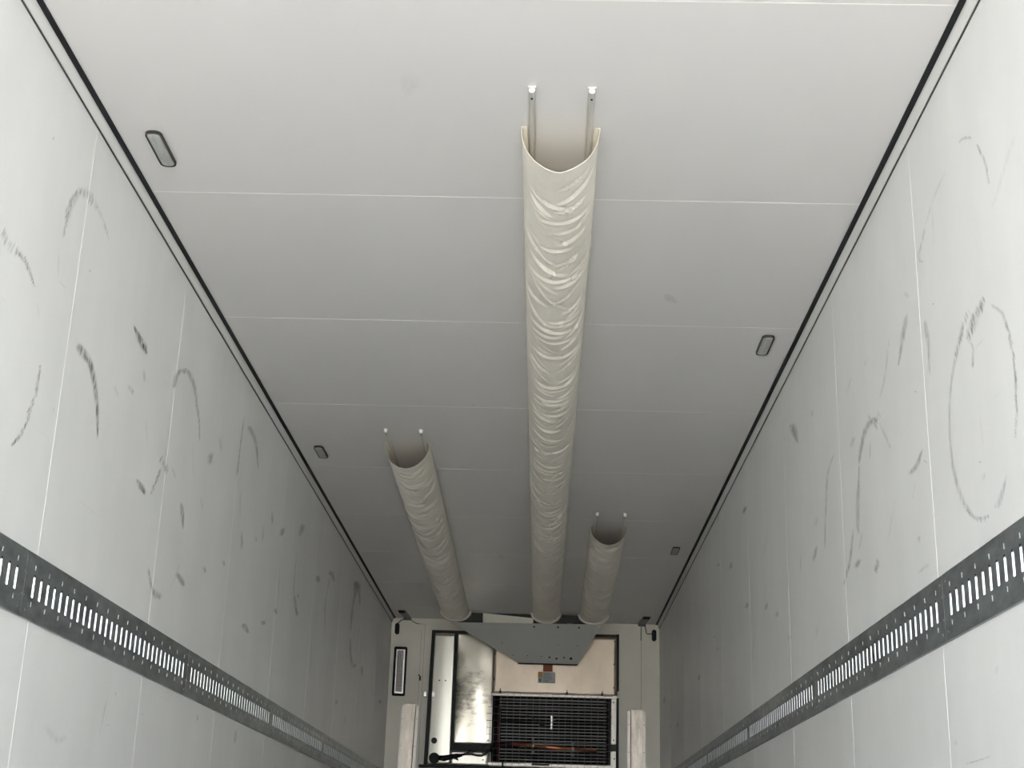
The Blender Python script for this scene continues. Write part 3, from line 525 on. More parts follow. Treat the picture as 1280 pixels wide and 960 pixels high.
  [[3.3856,1.8694,.0108,.0052,0],[3.4009,1.8599,.0119,.0057,.26],[3.4163,1.8504,.0132,.0062,.26],[3.4317,1.8408,.0144,.0066,.26],[3.4467,1.8307,.0149,.0068,.26],[3.4615,1.8201,.0147,.0065,.26],[3.4761,1.8092,.0138,.006,.26],[3.4901,1.798,.0127,.0054,.26],[3.5029,1.7865,.0117,.0048,.26],[3.5142,1.7747,.0107,.0043,.26],[3.5244,1.7626,.0097,.0037,.26],[3.5337,1.7502,.0087,.0033,.26],[3.5421,1.7375,.0081,.003,.26],[3.5498,1.725,.0078,.0028,.26],[3.5567,1.7127,.0077,.0027,.26],[3.5626,1.6992,.008,.0026,.26],[3.5677,1.6833,.0082,.0026,.26],[3.5721,1.6641,.0085,.0026,.26],[3.5757,1.6424,.0089,.0026,.26],[3.5781,1.6198,.0094,.0027,.26],[3.5784,1.598,.0103,.0028,.26],[3.5772,1.5777,.0116,.003,.26],[3.5745,1.558,.0132,.0032,.26],[3.5694,1.5379,.0148,.0033,.26],[3.5612,1.5168,.016,.0032,.26],[3.5495,1.4935,.0171,.0031,.26],[3.5348,1.4688,.018,.0029,.26],[3.5178,1.445,.0185,.0025,.26],[3.4992,1.4239,.018,.0018,.26],[3.4785,1.4058,.0164,.0008,.26],[3.4558,1.3895,.0141,-.0002,.26],[3.432,1.3757,.0111,-.0012,.26],[3.4081,1.3644,.0071,-.0026,.26],[3.3838,1.3567,.0015,-.004,.26],[3.3588,1.3521,-.0019,-.0044,.26],[3.3338,1.3486,-.0022,-.0041,.26],[3.3094,1.3446,-.0016,-.0037,0]],
  [[3.3187,1.8616,-.0045,-.0012,0],[3.3264,1.8726,-.0083,-.0022,.31],[3.3342,1.8838,-.0084,-.0022,.31],[3.342,1.895,-.0046,-.0012,0]],
  [[3.3422,1.8647,-.0046,-.0012,0],[3.3497,1.8753,-.0085,-.0022,.3],[3.3572,1.886,-.0085,-.0022,.3],[3.3648,1.8968,-.0046,-.0012,0]],
  [[3.356,1.8612,-.0046,-.0012,0],[3.3633,1.8715,-.0085,-.0022,.25],[3.3706,1.8818,-.0086,-.0022,.25],[3.3779,1.8921,-.0047,-.0012,0]],
  [[3.3606,1.8561,-.0046,-.0012,0],[3.3663,1.8642,-.0085,-.0022,.27],[3.3721,1.8722,-.0086,-.0022,.27],[3.3779,1.8804,-.0046,-.0012,0]],
  [[3.3786,1.8539,-.0046,-.0012,0],[3.3859,1.864,-.0086,-.0022,.22],[3.3931,1.8741,-.0087,-.0022,.22],[3.4004,1.8842,-.0047,-.0012,0]],
  [[3.3902,1.853,-.0047,-.0012,0],[3.3958,1.8608,-.0087,-.0022,.29],[3.4015,1.8687,-.0087,-.0022,.29],[3.4072,1.8765,-.0047,-.0012,0]],
  [[3.3955,1.8428,-.0047,-.0011,0],[3.4034,1.8537,-.0087,-.0022,.27],[3.4114,1.8647,-.0087,-.0022,.27],[3.4194,1.8757,-.0048,-.0012,0]],
  [[3.3985,1.8377,-.0047,-.0011,0],[3.4054,1.8472,-.0087,-.0021,.35],[3.4124,1.8568,-.0087,-.0022,.35],[3.4194,1.8665,-.0048,-.0012,0]],
  [[3.4057,1.835,-.0047,-.0012,0],[3.411,1.8422,-.0087,-.0021,.22],[3.4163,1.8495,-.0087,-.0022,.22],[3.4216,1.8568,-.0048,-.0012,0]],
  [[3.41,1.8266,-.0047,-.0011,0],[3.4162,1.8351,-.0087,-.0021,.29],[3.4224,1.8436,-.0088,-.0022,.29],[3.4287,1.8521,-.0048,-.0012,0]],
  [[3.4265,1.8254,-.0048,-.0011,0],[3.4319,1.8327,-.0088,-.0021,.24],[3.4373,1.84,-.0088,-.0021,.24],[3.4427,1.8474,-.0048,-.0012,0]],
  [[3.4416,1.8216,-.0048,-.0011,0],[3.4472,1.8292,-.0089,-.0021,.24],[3.4529,1.8369,-.0089,-.0021,.24],[3.4587,1.8446,-.0048,-.0012,0]],
  [[3.4485,1.816,-.0048,-.0011,0],[3.4543,1.8238,-.0089,-.0021,.32],[3.4601,1.8316,-.0089,-.0021,.32],[3.4659,1.8394,-.0049,-.0012,0]],
  [[3.4536,1.8113,-.0048,-.0011,0],[3.4578,1.817,-.0089,-.0021,.21],[3.4621,1.8227,-.0089,-.0021,.21],[3.4664,1.8284,-.0049,-.0012,0]],
  [[3.465,1.8074,-.0048,-.0011,0],[3.4699,1.8138,-.009,-.0021,.34],[3.4747,1.8203,-.009,-.0021,.34],[3.4796,1.8268,-.0049,-.0012,0]],
  [[3.487,1.4214,-.0047,-.0006,0],[3.4926,1.428,-.0088,-.0011,.17],[3.4983,1.4347,-.0088,-.0011,.17],[3.504,1.4414,-.0048,-.0006,0]],
  [[3.4899,1.4147,-.0048,-.0006,0],[3.4951,1.4207,-.0088,-.0011,.3],[3.5003,1.4268,-.0088,-.0011,.3],[3.5055,1.433,-.0048,-.0006,0]],
  [[3.4819,1.4038,-.0047,-.0006,0],[3.4877,1.4105,-.0087,-.001,.3],[3.4935,1.4174,-.0088,-.0011,.3],[3.4994,1.4242,-.0048,-.0006,0]],
  [[3.4698,1.3904,-.0047,-.0005,0],[3.4774,1.3993,-.0087,-.001,.25],[3.4851,1.4083,-.0087,-.001,.25],[3.4928,1.4173,-.0048,-.0006,0]],
  [[3.4577,1.3831,-.0047,-.0005,0],[3.4637,1.3901,-.0086,-.001,.25],[3.4697,1.3972,-.0086,-.001,.25],[3.4758,1.4043,-.0047,-.0006,0]],
  [[3.4475,1.3742,-.0046,-.0005,0],[3.4538,1.3816,-.0085,-.001,.28],[3.4602,1.3891,-.0086,-.001,.28],[3.4665,1.3966,-.0047,-.0006,0]],
  [[3.424,1.3611,-.0046,-.0005,0],[3.4311,1.3696,-.0084,-.0009,.28],[3.4383,1.3781,-.0085,-.001,.28],[3.4455,1.3866,-.0046,-.0005,0]],
  [[3.405,1.3526,-.0045,-.0005,0],[3.4113,1.3601,-.0083,-.0009,.27],[3.4176,1.3675,-.0084,-.0009,.27],[3.4239,1.375,-.0046,-.0005,0]],
  [[3.3959,1.349,-.0045,-.0005,0],[3.4007,1.3547,-.0083,-.0009,.19],[3.4055,1.3605,-.0083,-.0009,.19],[3.4104,1.3662,-.0045,-.0005,0]],
  [[3.3667,1.3394,-.0044,-.0005,0],[3.373,1.347,-.0081,-.0009,.27],[3.3793,1.3545,-.0082,-.0009,.27],[3.3857,1.3622,-.0045,-.0005,0]],
  [[3.3437,1.3376,-.0043,-.0004,0],[3.3489,1.3438,-.008,-.0009,.25],[3.354,1.35,-.0081,-.0009,.25],[3.3592,1.3563,-.0044,-.0005,0]],
  [[3.3335,1.339,-.0043,-.0005,0],[3.3384,1.345,-.008,-.0009,.19],[3.3434,1.351,-.008,-.0009,.19],[3.3483,1.357,-.0044,-.0005,0]],
  [[3.3114,1.3374,-.0043,-.0005,0],[3.316,1.3429,-.0079,-.0008,.29],[3.3205,1.3485,-.0079,-.0009,.29],[3.325,1.354,-.0043,-.0005,0]],
  [[3.2582,1.3497,-.0139,-.0061,0],[3.2501,1.352,-.0147,-.0066,.3],[3.2421,1.3542,-.0159,-.007,.3],[3.2338,1.3568,-.0173,-.0071,.3],[3.2248,1.3607,-.0178,-.0068,.3],[3.2142,1.3666,-.0165,-.0061,.3],[3.2025,1.3739,-.0141,-.0051,.3],[3.1912,1.3814,-.0114,-.0041,.3],[3.1816,1.388,-.009,-.0033,.3],[3.1745,1.3933,-.0074,-.0026,.3],[3.169,1.3979,-.0059,-.002,.3],[3.1641,1.4023,-.0045,-.0016,.3],[3.1589,1.4068,-.003,-.0011,0]],
  [[3.1768,1.8404,.0062,-.0005,0],[3.1543,1.8256,.0065,-.0007,.25],[3.1313,1.811,.0071,-.0007,.25],[3.1102,1.7965,.0089,.0002,.25],[3.0933,1.782,.0111,.0018,.25],[3.0819,1.7672,.0123,.0031,.25],[3.0744,1.7523,.0125,.0036,.25],[3.0685,1.7372,.0123,.0035,.25],[3.0619,1.7224,.0122,.0034,0]],
  [[3.0697,1.7391,-.0038,-.0009,0],[3.0735,1.7448,-.0071,-.0017,.26],[3.0772,1.7505,-.0071,-.0017,.26],[3.081,1.7563,-.0039,-.001,0]],
  [[3.0636,1.7296,-.0038,-.0009,0],[3.0675,1.7355,-.0071,-.0017,.24],[3.0713,1.7413,-.0071,-.0017,.24],[3.0751,1.7472,-.0039,-.0009,0]],
  [[3.0523,1.716,-.0038,-.0009,0],[3.0565,1.7225,-.007,-.0016,.36],[3.0607,1.7289,-.0071,-.0017,.36],[3.065,1.7354,-.0038,-.0009,0]],
  [[3.0473,1.7057,-.0038,-.0009,0],[3.0518,1.7126,-.007,-.0016,.25],[3.0564,1.7195,-.007,-.0016,.25],[3.0609,1.7264,-.0038,-.0009,0]],
  [[3.048,1.6984,-.0038,-.0009,0],[3.0522,1.7049,-.007,-.0016,.37],[3.0565,1.7114,-.007,-.0016,.37],[3.0607,1.7179,-.0038,-.0009,0]],
  [[3.0547,1.6946,-.0038,-.0009,0],[3.0588,1.7008,-.007,-.0016,.28],[3.0629,1.7071,-.007,-.0016,.28],[3.067,1.7134,-.0038,-.0009,0]],
  [[3.04,1.6821,-.0038,-.0008,0],[3.0444,1.6888,-.007,-.0016,.3],[3.0488,1.6955,-.007,-.0016,.3],[3.0532,1.7023,-.0038,-.0009,0]],
  [[3.0468,1.6775,-.0038,-.0008,0],[3.0513,1.6843,-.007,-.0016,.37],[3.0558,1.6911,-.007,-.0016,.37],[3.0603,1.698,-.0038,-.0009,0]],
  [[3.0461,1.6702,-.0038,-.0008,0],[3.0499,1.6761,-.007,-.0015,.36],[3.0538,1.6819,-.007,-.0016,.36],[3.0577,1.6878,-.0038,-.0009,0]],
  [[3.0406,1.6582,-.0037,-.0008,0],[3.0452,1.6651,-.007,-.0015,.42],[3.0498,1.6721,-.007,-.0015,.42],[3.0544,1.6791,-.0038,-.0008,0]],
  [[3.0368,1.6524,-.0037,-.0008,0],[3.0403,1.6578,-.0069,-.0015,.31],[3.0438,1.6631,-.0069,-.0015,.31],[3.0474,1.6685,-.0038,-.0008,0]],
  [[3.0322,1.6432,-.0037,-.0008,0],[3.0365,1.6497,-.0069,-.0015,.33],[3.0407,1.6561,-.0069,-.0015,.33],[3.045,1.6625,-.0038,-.0008,0]],
  [[3.0425,1.6412,-.0037,-.0008,0],[3.0459,1.6464,-.0069,-.0015,.4],[3.0495,1.6517,-.007,-.0015,.4],[3.053,1.657,-.0038,-.0008,0]],
  [[3.0398,1.6306,-.0037,-.0008,0],[3.0444,1.6377,-.0069,-.0014,.28],[3.0492,1.6448,-.0069,-.0015,.28],[3.0539,1.6519,-.0038,-.0008,0]],
  [[3.0403,1.626,-.0037,-.0008,0],[3.0442,1.6317,-.0069,-.0014,.28],[3.048,1.6375,-.0069,-.0014,.28],[3.0519,1.6433,-.0038,-.0008,0]],
  [[3.0402,1.619,-.0037,-.0008,0],[3.0439,1.6245,-.0069,-.0014,.24],[3.0476,1.63,-.0069,-.0014,.24],[3.0513,1.6355,-.0038,-.0008,0]],
  [[3.0358,1.6089,-.0037,-.0008,0],[3.0393,1.6141,-.0069,-.0014,.31],[3.0427,1.6193,-.0069,-.0014,.31],[3.0462,1.6245,-.0038,-.0008,0]],
  [[3.0382,1.6024,-.0037,-.0007,0],[3.0416,1.6074,-.0069,-.0014,.25],[3.0449,1.6124,-.0069,-.0014,.25],[3.0483,1.6174,-.0038,-.0008,0]],
  [[3.0339,1.5911,-.0037,-.0007,0],[3.0385,1.598,-.0069,-.0013,.4],[3.0431,1.6048,-.0069,-.0014,.4],[3.0477,1.6117,-.0037,-.0008,0]],
  [[3.0371,1.5878,-.0037,-.0007,0],[3.0404,1.5926,-.0069,-.0013,.32],[3.0437,1.5975,-.0069,-.0013,.32],[3.047,1.6024,-.0037,-.0007,0]],
  [[3.0362,1.5788,-.0037,-.0007,0],[3.0401,1.5845,-.0069,-.0013,.37],[3.044,1.5902,-.0069,-.0013,.37],[3.0478,1.596,-.0037,-.0007,0]],
  [[3.0395,1.5715,-.0037,-.0007,0],[3.0433,1.5771,-.0069,-.0013,.39],[3.0471,1.5826,-.0069,-.0013,.39],[3.0509,1.5882,-.0038,-.0007,0]],
  [[3.0426,1.5663,-.0037,-.0007,0],[3.0461,1.5714,-.0069,-.0013,.25],[3.0496,1.5765,-.0069,-.0013,.25],[3.0531,1.5817,-.0038,-.0007,0]],
  [[3.0426,1.5563,-.0037,-.0007,0],[3.0471,1.5629,-.0069,-.0013,.26],[3.0516,1.5696,-.0069,-.0013,.26],[3.0562,1.5763,-.0038,-.0007,0]],
  [[3.0476,1.5532,-.0037,-.0007,0],[3.0512,1.5585,-.0069,-.0013,.31],[3.0548,1.5638,-.0069,-.0013,.31],[3.0585,1.5691,-.0038,-.0007,0]],
  [[3.0495,1.5462,-.0037,-.0007,0],[3.053,1.5514,-.0069,-.0012,.37],[3.0566,1.5566,-.0069,-.0013,.37],[3.0602,1.5618,-.0038,-.0007,0]],
  [[3.0488,1.54,-.0037,-.0007,0],[3.0523,1.545,-.0069,-.0012,.3],[3.0557,1.55,-.0069,-.0012,.3],[3.0591,1.555,-.0038,-.0007,0]],
  [[3.0499,1.5336,-.0037,-.0006,0],[3.0535,1.5389,-.0069,-.0012,.38],[3.0572,1.5442,-.0069,-.0012,.38],[3.0608,1.5495,-.0038,-.0007,0]],
  [[3.0483,1.5247,-.0037,-.0006,0],[3.0524,1.5306,-.0069,-.0012,.38],[3.0565,1.5366,-.0069,-.0012,.38],[3.0606,1.5426,-.0037,-.0007,0]],
  [[3.0504,1.519,-.0037,-.0006,0],[3.0538,1.5239,-.0069,-.0012,.36],[3.0572,1.5288,-.0069,-.0012,.36],[3.0606,1.5337,-.0038,-.0007,0]],
  [[3.0541,1.5113,-.0037,-.0006,0],[3.0576,1.5164,-.0069,-.0012,.28],[3.0611,1.5214,-.0069,-.0012,.28],[3.0646,1.5265,-.0038,-.0007,0]],
  [[3.0615,1.5063,-.0037,-.0006,0],[3.0645,1.5106,-.0069,-.0012,.24],[3.0675,1.5149,-.0069,-.0012,.24],[3.0705,1.5192,-.0038,-.0006,0]],
  [[3.0605,1.4998,-.0037,-.0006,0],[3.0632,1.5038,-.0069,-.0011,.29],[3.066,1.5077,-.0069,-.0011,.29],[3.0688,1.5117,-.0038,-.0006,0]],
  [[3.0629,1.4939,-.0037,-.0006,0],[3.0659,1.4982,-.0069,-.0011,.24],[3.069,1.5025,-.0069,-.0011,.24],[3.072,1.5069,-.0038,-.0006,0]],
  [[3.0669,1.4899,-.0038,-.0006,0],[3.0693,1.4933,-.0069,-.0011,.4],[3.0718,1.4968,-.0069,-.0011,.4],[3.0742,1.5003,-.0038,-.0006,0]],
  [[3.0699,1.482,-.0038,-.0006,0],[3.0725,1.4856,-.0069,-.0011,.31],[3.0751,1.4893,-.007,-.0011,.31],[3.0776,1.4929,-.0038,-.0006,0]],
  [[3.0732,1.4765,-.0037,-.0006,0],[3.0755,1.4797,-.0069,-.0011,.34],[3.0778,1.4829,-.007,-.0011,.34],[3.08,1.4861,-.0038,-.0006,0]],
  [[3.0752,1.4688,-.0037,-.0006,0],[3.0775,1.472,-.0069,-.0011,.33],[3.0798,1.4752,-.007,-.0011,.33],[3.0821,1.4784,-.0038,-.0006,0]],
  [[3.0619,1.7224,.0062,.002,0],[3.0578,1.7037,.0061,.0019,.2],[3.0534,1.6851,.0061,.0019,.2],[3.0496,1.6666,.0061,.0019,.2],[3.0473,1.648,.0061,.0019,.2],[3.0469,1.629,.0061,.002,.2],[3.048,1.6099,.0061,.002,.2],[3.0496,1.5907,.0061,.0019,.2],[3.0509,1.5716,.0061,.0019,0]],
  [[3.2039,1.8503,-.0042,-.0011,0],[3.212,1.8623,-.0078,-.0021,.4],[3.2201,1.8744,-.0078,-.0021,.4],[3.2282,1.8865,-.0043,-.0012,0]],
  [[3.2224,1.8523,-.0043,-.0011,0],[3.2287,1.8618,-.0079,-.0021,.4],[3.2351,1.8713,-.0079,-.0021,.4],[3.2416,1.8808,-.0043,-.0011,0]],
  [[3.2285,1.8451,-.0043,-.0011,0],[3.2364,1.8567,-.0079,-.0021,.37],[3.2442,1.8683,-.008,-.0021,.37],[3.2522,1.88,-.0043,-.0012,0]],
  [[3.2261,1.8342,-.0043,-.0011,0],[3.2347,1.8469,-.0079,-.0021,.34],[3.2433,1.8596,-.0079,-.0021,.34],[3.252,1.8724,-.0043,-.0011,0]],
  [[3.2494,1.8348,-.0043,-.0011,0],[3.2596,1.8497,-.008,-.0021,.23],[3.2699,1.8647,-.0081,-.0021,.23],[3.2803,1.8798,-.0044,-.0012,0]],
  [[3.2628,1.8361,-.0044,-.0011,0],[3.27,1.8466,-.0081,-.0021,.31],[3.2772,1.8571,-.0081,-.0021,.31],[3.2845,1.8676,-.0044,-.0012,0]],
  [[3.2847,1.8331,-.0044,-.0011,0],[3.2939,1.8464,-.0082,-.0021,.28],[3.3032,1.8597,-.0082,-.0021,.28],[3.3125,1.8731,-.0045,-.0012,0]],
  [[3.2887,1.8263,-.0044,-.0011,0],[3.2989,1.8409,-.0082,-.0021,.36],[3.3092,1.8557,-.0082,-.0021,.36],[3.3195,1.8705,-.0045,-.0012,0]],
  [[3.3036,1.8266,-.0044,-.0011,0],[3.313,1.8399,-.0082,-.0021,.41],[3.3223,1.8532,-.0083,-.0021,.41],[3.3318,1.8667,-.0045,-.0012,0]],
  [[3.299,1.8124,-.0044,-.0011,0],[3.3106,1.8289,-.0082,-.002,.3],[3.3224,1.8455,-.0083,-.0021,.3],[3.3342,1.8623,-.0045,-.0012,0]],
  [[3.3121,1.8111,-.0045,-.0011,0],[3.3235,1.8271,-.0083,-.002,.23],[3.3349,1.8432,-.0083,-.0021,.23],[3.3464,1.8595,-.0046,-.0012,0]],
  [[3.3185,1.8122,-.0045,-.0011,0],[3.3262,1.8229,-.0083,-.002,.39],[3.3338,1.8337,-.0083,-.0021,.39],[3.3415,1.8446,-.0045,-.0011,0]],
  [[3.3344,1.8069,-.0045,-.0011,0],[3.3449,1.8215,-.0084,-.002,.35],[3.3554,1.8362,-.0084,-.0021,.35],[3.366,1.8511,-.0046,-.0011,0]],
  [[3.3326,1.7991,-.0045,-.0011,0],[3.3417,1.8118,-.0084,-.002,.29],[3.3508,1.8245,-.0084,-.0021,.29],[3.3601,1.8374,-.0046,-.0011,0]],
  [[3.3472,1.7992,-.0045,-.0011,0],[3.3555,1.8107,-.0084,-.002,.26],[3.3639,1.8224,-.0085,-.0021,.26],[3.3724,1.8341,-.0046,-.0011,0]],
  [[3.2227,1.8626,.018,.0106,0],[3.2426,1.8579,.0218,.0127,.26],[3.2629,1.8532,.0262,.0151,.26],[3.2829,1.8483,.0301,.0169,.26],[3.3016,1.8429,.0325,.0175,.26],[3.3184,1.8369,.0319,.0166,.26],[3.3337,1.8304,.0288,.0146,.26],[3.3486,1.8238,.0246,.0123,.26],[3.3639,1.8171,.0206,.0103,0]],
  [[3.3276,1.7855,-.0045,-.001,0],[3.3322,1.792,-.0083,-.002,.25],[3.3368,1.7984,-.0083,-.002,.25],[3.3414,1.8048,-.0045,-.0011,0]],
  [[3.32,1.7745,-.0045,-.001,0],[3.3248,1.7811,-.0083,-.0019,.26],[3.3296,1.7877,-.0083,-.002,.26],[3.3344,1.7944,-.0045,-.0011,0]],
  [[3.3183,1.7633,-.0045,-.001,0],[3.3235,1.7706,-.0082,-.0019,.31],[3.3287,1.7778,-.0083,-.0019,.31],[3.3339,1.7851,-.0045,-.001,0]],
  [[3.3219,1.7567,-.0045,-.001,0],[3.3266,1.7631,-.0083,-.0019,.26],[3.3312,1.7696,-.0083,-.0019,.26],[3.3359,1.776,-.0045,-.001,0]],
  [[3.326,1.7495,-.0045,-.001,0],[3.3308,1.756,-.0083,-.0019,.24],[3.3355,1.7626,-.0083,-.0019,.24],[3.3403,1.7692,-.0045,-.001,0]],
  [[3.3302,1.7454,-.0045,-.001,0],[3.3339,1.7506,-.0083,-.0018,.29],[3.3377,1.7558,-.0083,-.0019,.29],[3.3415,1.761,-.0045,-.001,0]],
  [[3.3306,1.7353,-.0045,-.001,0],[3.3352,1.7415,-.0083,-.0018,.35],[3.3398,1.7478,-.0083,-.0018,.35],[3.3444,1.7542,-.0045,-.001,0]],
  [[3.3339,1.729,-.0045,-.001,0],[3.3384,1.7351,-.0083,-.0018,.32],[3.3429,1.7413,-.0083,-.0018,.32],[3.3474,1.7474,-.0045,-.001,0]],
  [[3.2205,1.7732,.0029,.002,0],[3.2574,1.7732,.003,.0021,.2],[3.2952,1.7733,.003,.0021,.2],[3.3337,1.7734,.0031,.0021,0]],
  [[3.9126,2.1121,.0149,.0067,0],[3.9249,2.1016,.0179,.008,.36],[3.9371,2.0911,.0213,.0094,.36],[3.9495,2.0805,.0241,.0106,.36],[3.9619,2.0697,.0254,.011,.36],[3.9748,2.0583,.0243,.0104,.36],[3.9879,2.0466,.0216,.0092,.36],[4.0007,2.035,.0183,.0077,.36],[4.0126,2.0243,.0155,.0064,.36],[4.0231,2.0148,.0134,.0055,.36],[4.0327,2.0061,.0116,.0047,.36],[4.0419,1.9977,.0097,.0039,.36],[4.0513,1.9892,.0079,.0032,0]],
  [[3.7342,2.0208,.0138,.0048,0],[3.7308,2.0078,.0165,.0057,.3],[3.7273,1.9947,.0195,.0067,.3],[3.724,1.9818,.0219,.0075,.3],[3.7213,1.9696,.0229,.0078,.3],[3.719,1.9592,.0218,.0074,.3],[3.7172,1.9501,.0194,.0066,.3],[3.7158,1.9399,.0164,.0057,.3],[3.7152,1.9264,.0136,.0048,.3],[3.7156,1.9081,.0113,.004,.3],[3.7168,1.8867,.0091,.0031,.3],[3.7184,1.8641,.0068,.0023,.3],[3.7197,1.8422,.0045,.0015,0]],
  [[3.9325,2.1876,.0155,.0022,0],[3.9133,2.1735,.0167,.0023,.15],[3.8943,2.1595,.0178,.0024,.15],[3.8756,2.1458,.0189,.0025,0]],
  [[4.1253,2.1274,.0083,.0034,0],[4.1479,2.0985,.0092,.0037,.2],[4.1707,2.0686,.0102,.004,.2],[4.1935,2.0404,.011,.0043,.2],[4.2166,2.0168,.0114,.0045,.2],[4.2401,1.9996,.011,.0044,.2],[4.2638,1.9871,.0102,.0042,.2],[4.2878,1.9764,.0094,.0038,.2],[4.312,1.9647,.0086,.0034,0]],
  [[4.6757,2.1794,.0136,.0057,0],[4.7099,2.1665,.016,.0066,.14],[4.7446,2.1533,.0186,.0076,.14],[4.7796,2.14,.0212,.0085,0]],
  [[4.4267,2.1631,.012,.0054,0],[4.4483,2.1567,.0121,.0054,.12],[4.4702,2.1503,.0122,.0054,.12],[4.4922,2.1438,.0123,.0055,0]],
  [[5.8761,2.3813,.0652,.0165,0],[5.8619,2.3672,.0693,.0174,.5],[5.8482,2.3535,.0744,.0186,.5],[5.8338,2.3391,.0771,.0191,.5],[5.8175,2.3232,.0743,.0181,.5],[5.7985,2.3049,.0639,.0154,.5],[5.7778,2.285,.0484,.0115,.5],[5.7564,2.2647,.0311,.0073,.5],[5.7356,2.2449,.0153,.0035,0]],
  [[4.3481,1.9085,-.0221,.0008,0],[4.3598,1.9143,-.0242,-.0002,.38],[4.3708,1.9204,-.0226,.0008,.38],[4.3834,1.926,-.0056,.0078,.38],[4.4,1.9303,.0142,.0131,.38],[4.4229,1.9338,.0209,.014,.38],[4.4504,1.9367,.0242,.0139,.38],[4.4791,1.9377,.0271,.0133,.38],[4.5052,1.9355,.0291,.0124,.38],[4.5284,1.929,.0297,.0114,.38],[4.5502,1.9192,.0292,.0107,.38],[4.5703,1.9076,.0282,.0099,.38],[4.5882,1.8959,.0264,.009,.38],[4.603,1.8839,.0239,.0078,.38],[4.6152,1.8712,.0207,.0065,.38],[4.6262,1.8581,.0171,.0053,.38],[4.6379,1.8451,.0136,.0042,0]],
  [[4.2994,1.9027,-.0073,-.0015,0],[4.3129,1.9168,-.0136,-.0029,.26],[4.3266,1.931,-.0137,-.0029,.26],[4.3403,1.9453,-.0075,-.0016,0]],
  [[4.3234,1.9,-.0074,-.0015,0],[4.336,1.913,-.0137,-.0029,.19],[4.3487,1.9262,-.0138,-.0029,.19],[4.3615,1.9394,-.0075,-.0016,0]],
  [[4.3461,1.8961,-.0075,-.0015,0],[4.3596,1.9099,-.0138,-.0029,.3],[4.3733,1.9239,-.0139,-.0029,.3],[4.387,1.9379,-.0076,-.0016,0]],
  [[4.3698,1.8956,-.0075,-.0015,0],[4.3809,1.907,-.014,-.0029,.22],[4.3922,1.9184,-.014,-.0029,.22],[4.4035,1.93,-.0077,-.0016,0]],
  [[4.3503,1.8792,-.0075,-.0015,0],[4.3627,1.8918,-.0138,-.0028,.29],[4.3751,1.9044,-.0139,-.0029,.29],[4.3876,1.9172,-.0076,-.0016,0]],
  [[4.4723,1.9727,.0179,.0035,0],[4.4624,1.9639,.0178,.0035,.35],[4.4526,1.9552,.0177,.0034,.35],[4.4428,1.9466,.0176,.0034,0]],
  [[4.6379,1.8451,.0103,.003,0],[4.6423,1.8328,.0109,.0031,.32],[4.6468,1.8204,.0114,.0032,.32],[4.6513,1.8081,.0122,.0034,.32],[4.6557,1.7963,.0138,.0038,.32],[4.6597,1.7862,.0169,.0046,.32],[4.6633,1.7774,.021,.0057,.32],[4.6673,1.7671,.025,.0067,.32],[4.6723,1.7528,.0278,.0073,.32],[4.6795,1.7317,.0293,.0076,.32],[4.6881,1.7059,.0301,.0076,.32],[4.696,1.6801,.0298,.0072,.32],[4.7008,1.659,.028,.0065,.32],[4.7012,1.6445,.0242,.0053,.32],[4.6988,1.6339,.0187,.0038,.32],[4.6952,1.625,.0126,.0025,.32],[4.6922,1.6152,.0069,.0014,0]],
  [[4.3272,1.902,.0113,.0023,0],[4.3063,1.8817,.0129,.0025,.18],[4.2852,1.8613,.0145,.0028,.18],[4.2652,1.8418,.0159,.003,.18],[4.2476,1.8242,.0164,.0031,.18],[4.233,1.8091,.0158,.0031,.18],[4.2207,1.7957,.0143,.0028,.18],[4.2092,1.7831,.0124,.0024,.18],[4.1975,1.7703,.0108,.002,0]],
  [[4.4589,1.8797,.0096,.0029,0],[4.4645,1.8566,.0096,.0028,.22],[4.47,1.8335,.0096,.0028,.22],[4.4755,1.8104,.0096,.0027,0]],
  [[5.0262,2.0003,.0151,.0055,0],[5.0603,1.9905,.0152,.0056,.32],[5.0958,1.9816,.0155,.0055,.32],[5.1295,1.9704,.0161,.0054,.32],[5.1583,1.9535,.0167,.0051,.32],[5.1798,1.9292,.0171,.0049,.32],[5.1961,1.8997,.0174,.0047,.32],[5.21,1.867,.0175,.0046,.32],[5.2243,1.833,.0173,.0044,.32],[5.2393,1.7973,.0165,.0041,.32],[5.2536,1.7591,.0155,.0037,.32],[5.2677,1.7201,.0142,.0033,.32],[5.2818,1.6815,.0131,.0029,0]],
  [[4.6871,1.9626,.0272,.0099,0],[4.7067,1.9531,.0251,.009,.28],[4.7265,1.9434,.023,.0082,.28],[4.7465,1.9338,.0208,.0073,0]],
  [[5.396,2.2884,.0187,.0065,0],[5.4038,2.2796,.0188,.0064,.3],[5.4115,2.2708,.0188,.0064,.3],[5.4192,2.262,.0189,.0064,0]],
  [[3.8408,1.6707,.0065,.0026,0],[3.86,1.6627,.011,.0043,.42],[3.8791,1.6543,.0157,.0061,.42],[3.8987,1.6466,.0196,.0078,.42],[3.9194,1.641,.021,.0091,.42],[3.9415,1.6383,.0193,.0096,.42],[3.9647,1.6377,.0166,.0091,.42],[3.9885,1.6379,.015,.0084,.42],[4.0125,1.6378,.0142,.0077,0]],
  [[3.938,1.6031,.0096,.003,0],[3.9541,1.5875,.0097,.003,.15],[3.9702,1.5718,.0098,.003,.15],[3.9864,1.5561,.0098,.0029,0]],
  [[5.4227,1.7405,.027,.0071,0],[5.4515,1.7234,.0272,.007,.42],[5.4806,1.7061,.0275,.007,.42],[5.5099,1.6887,.0278,.0069,0]],
  [[5.7754,1.7878,.021,.0044,0],[5.7788,1.7569,.0209,.0043,.25],[5.7822,1.7262,.0209,.0042,.25],[5.7856,1.6955,.0209,.0041,0]],
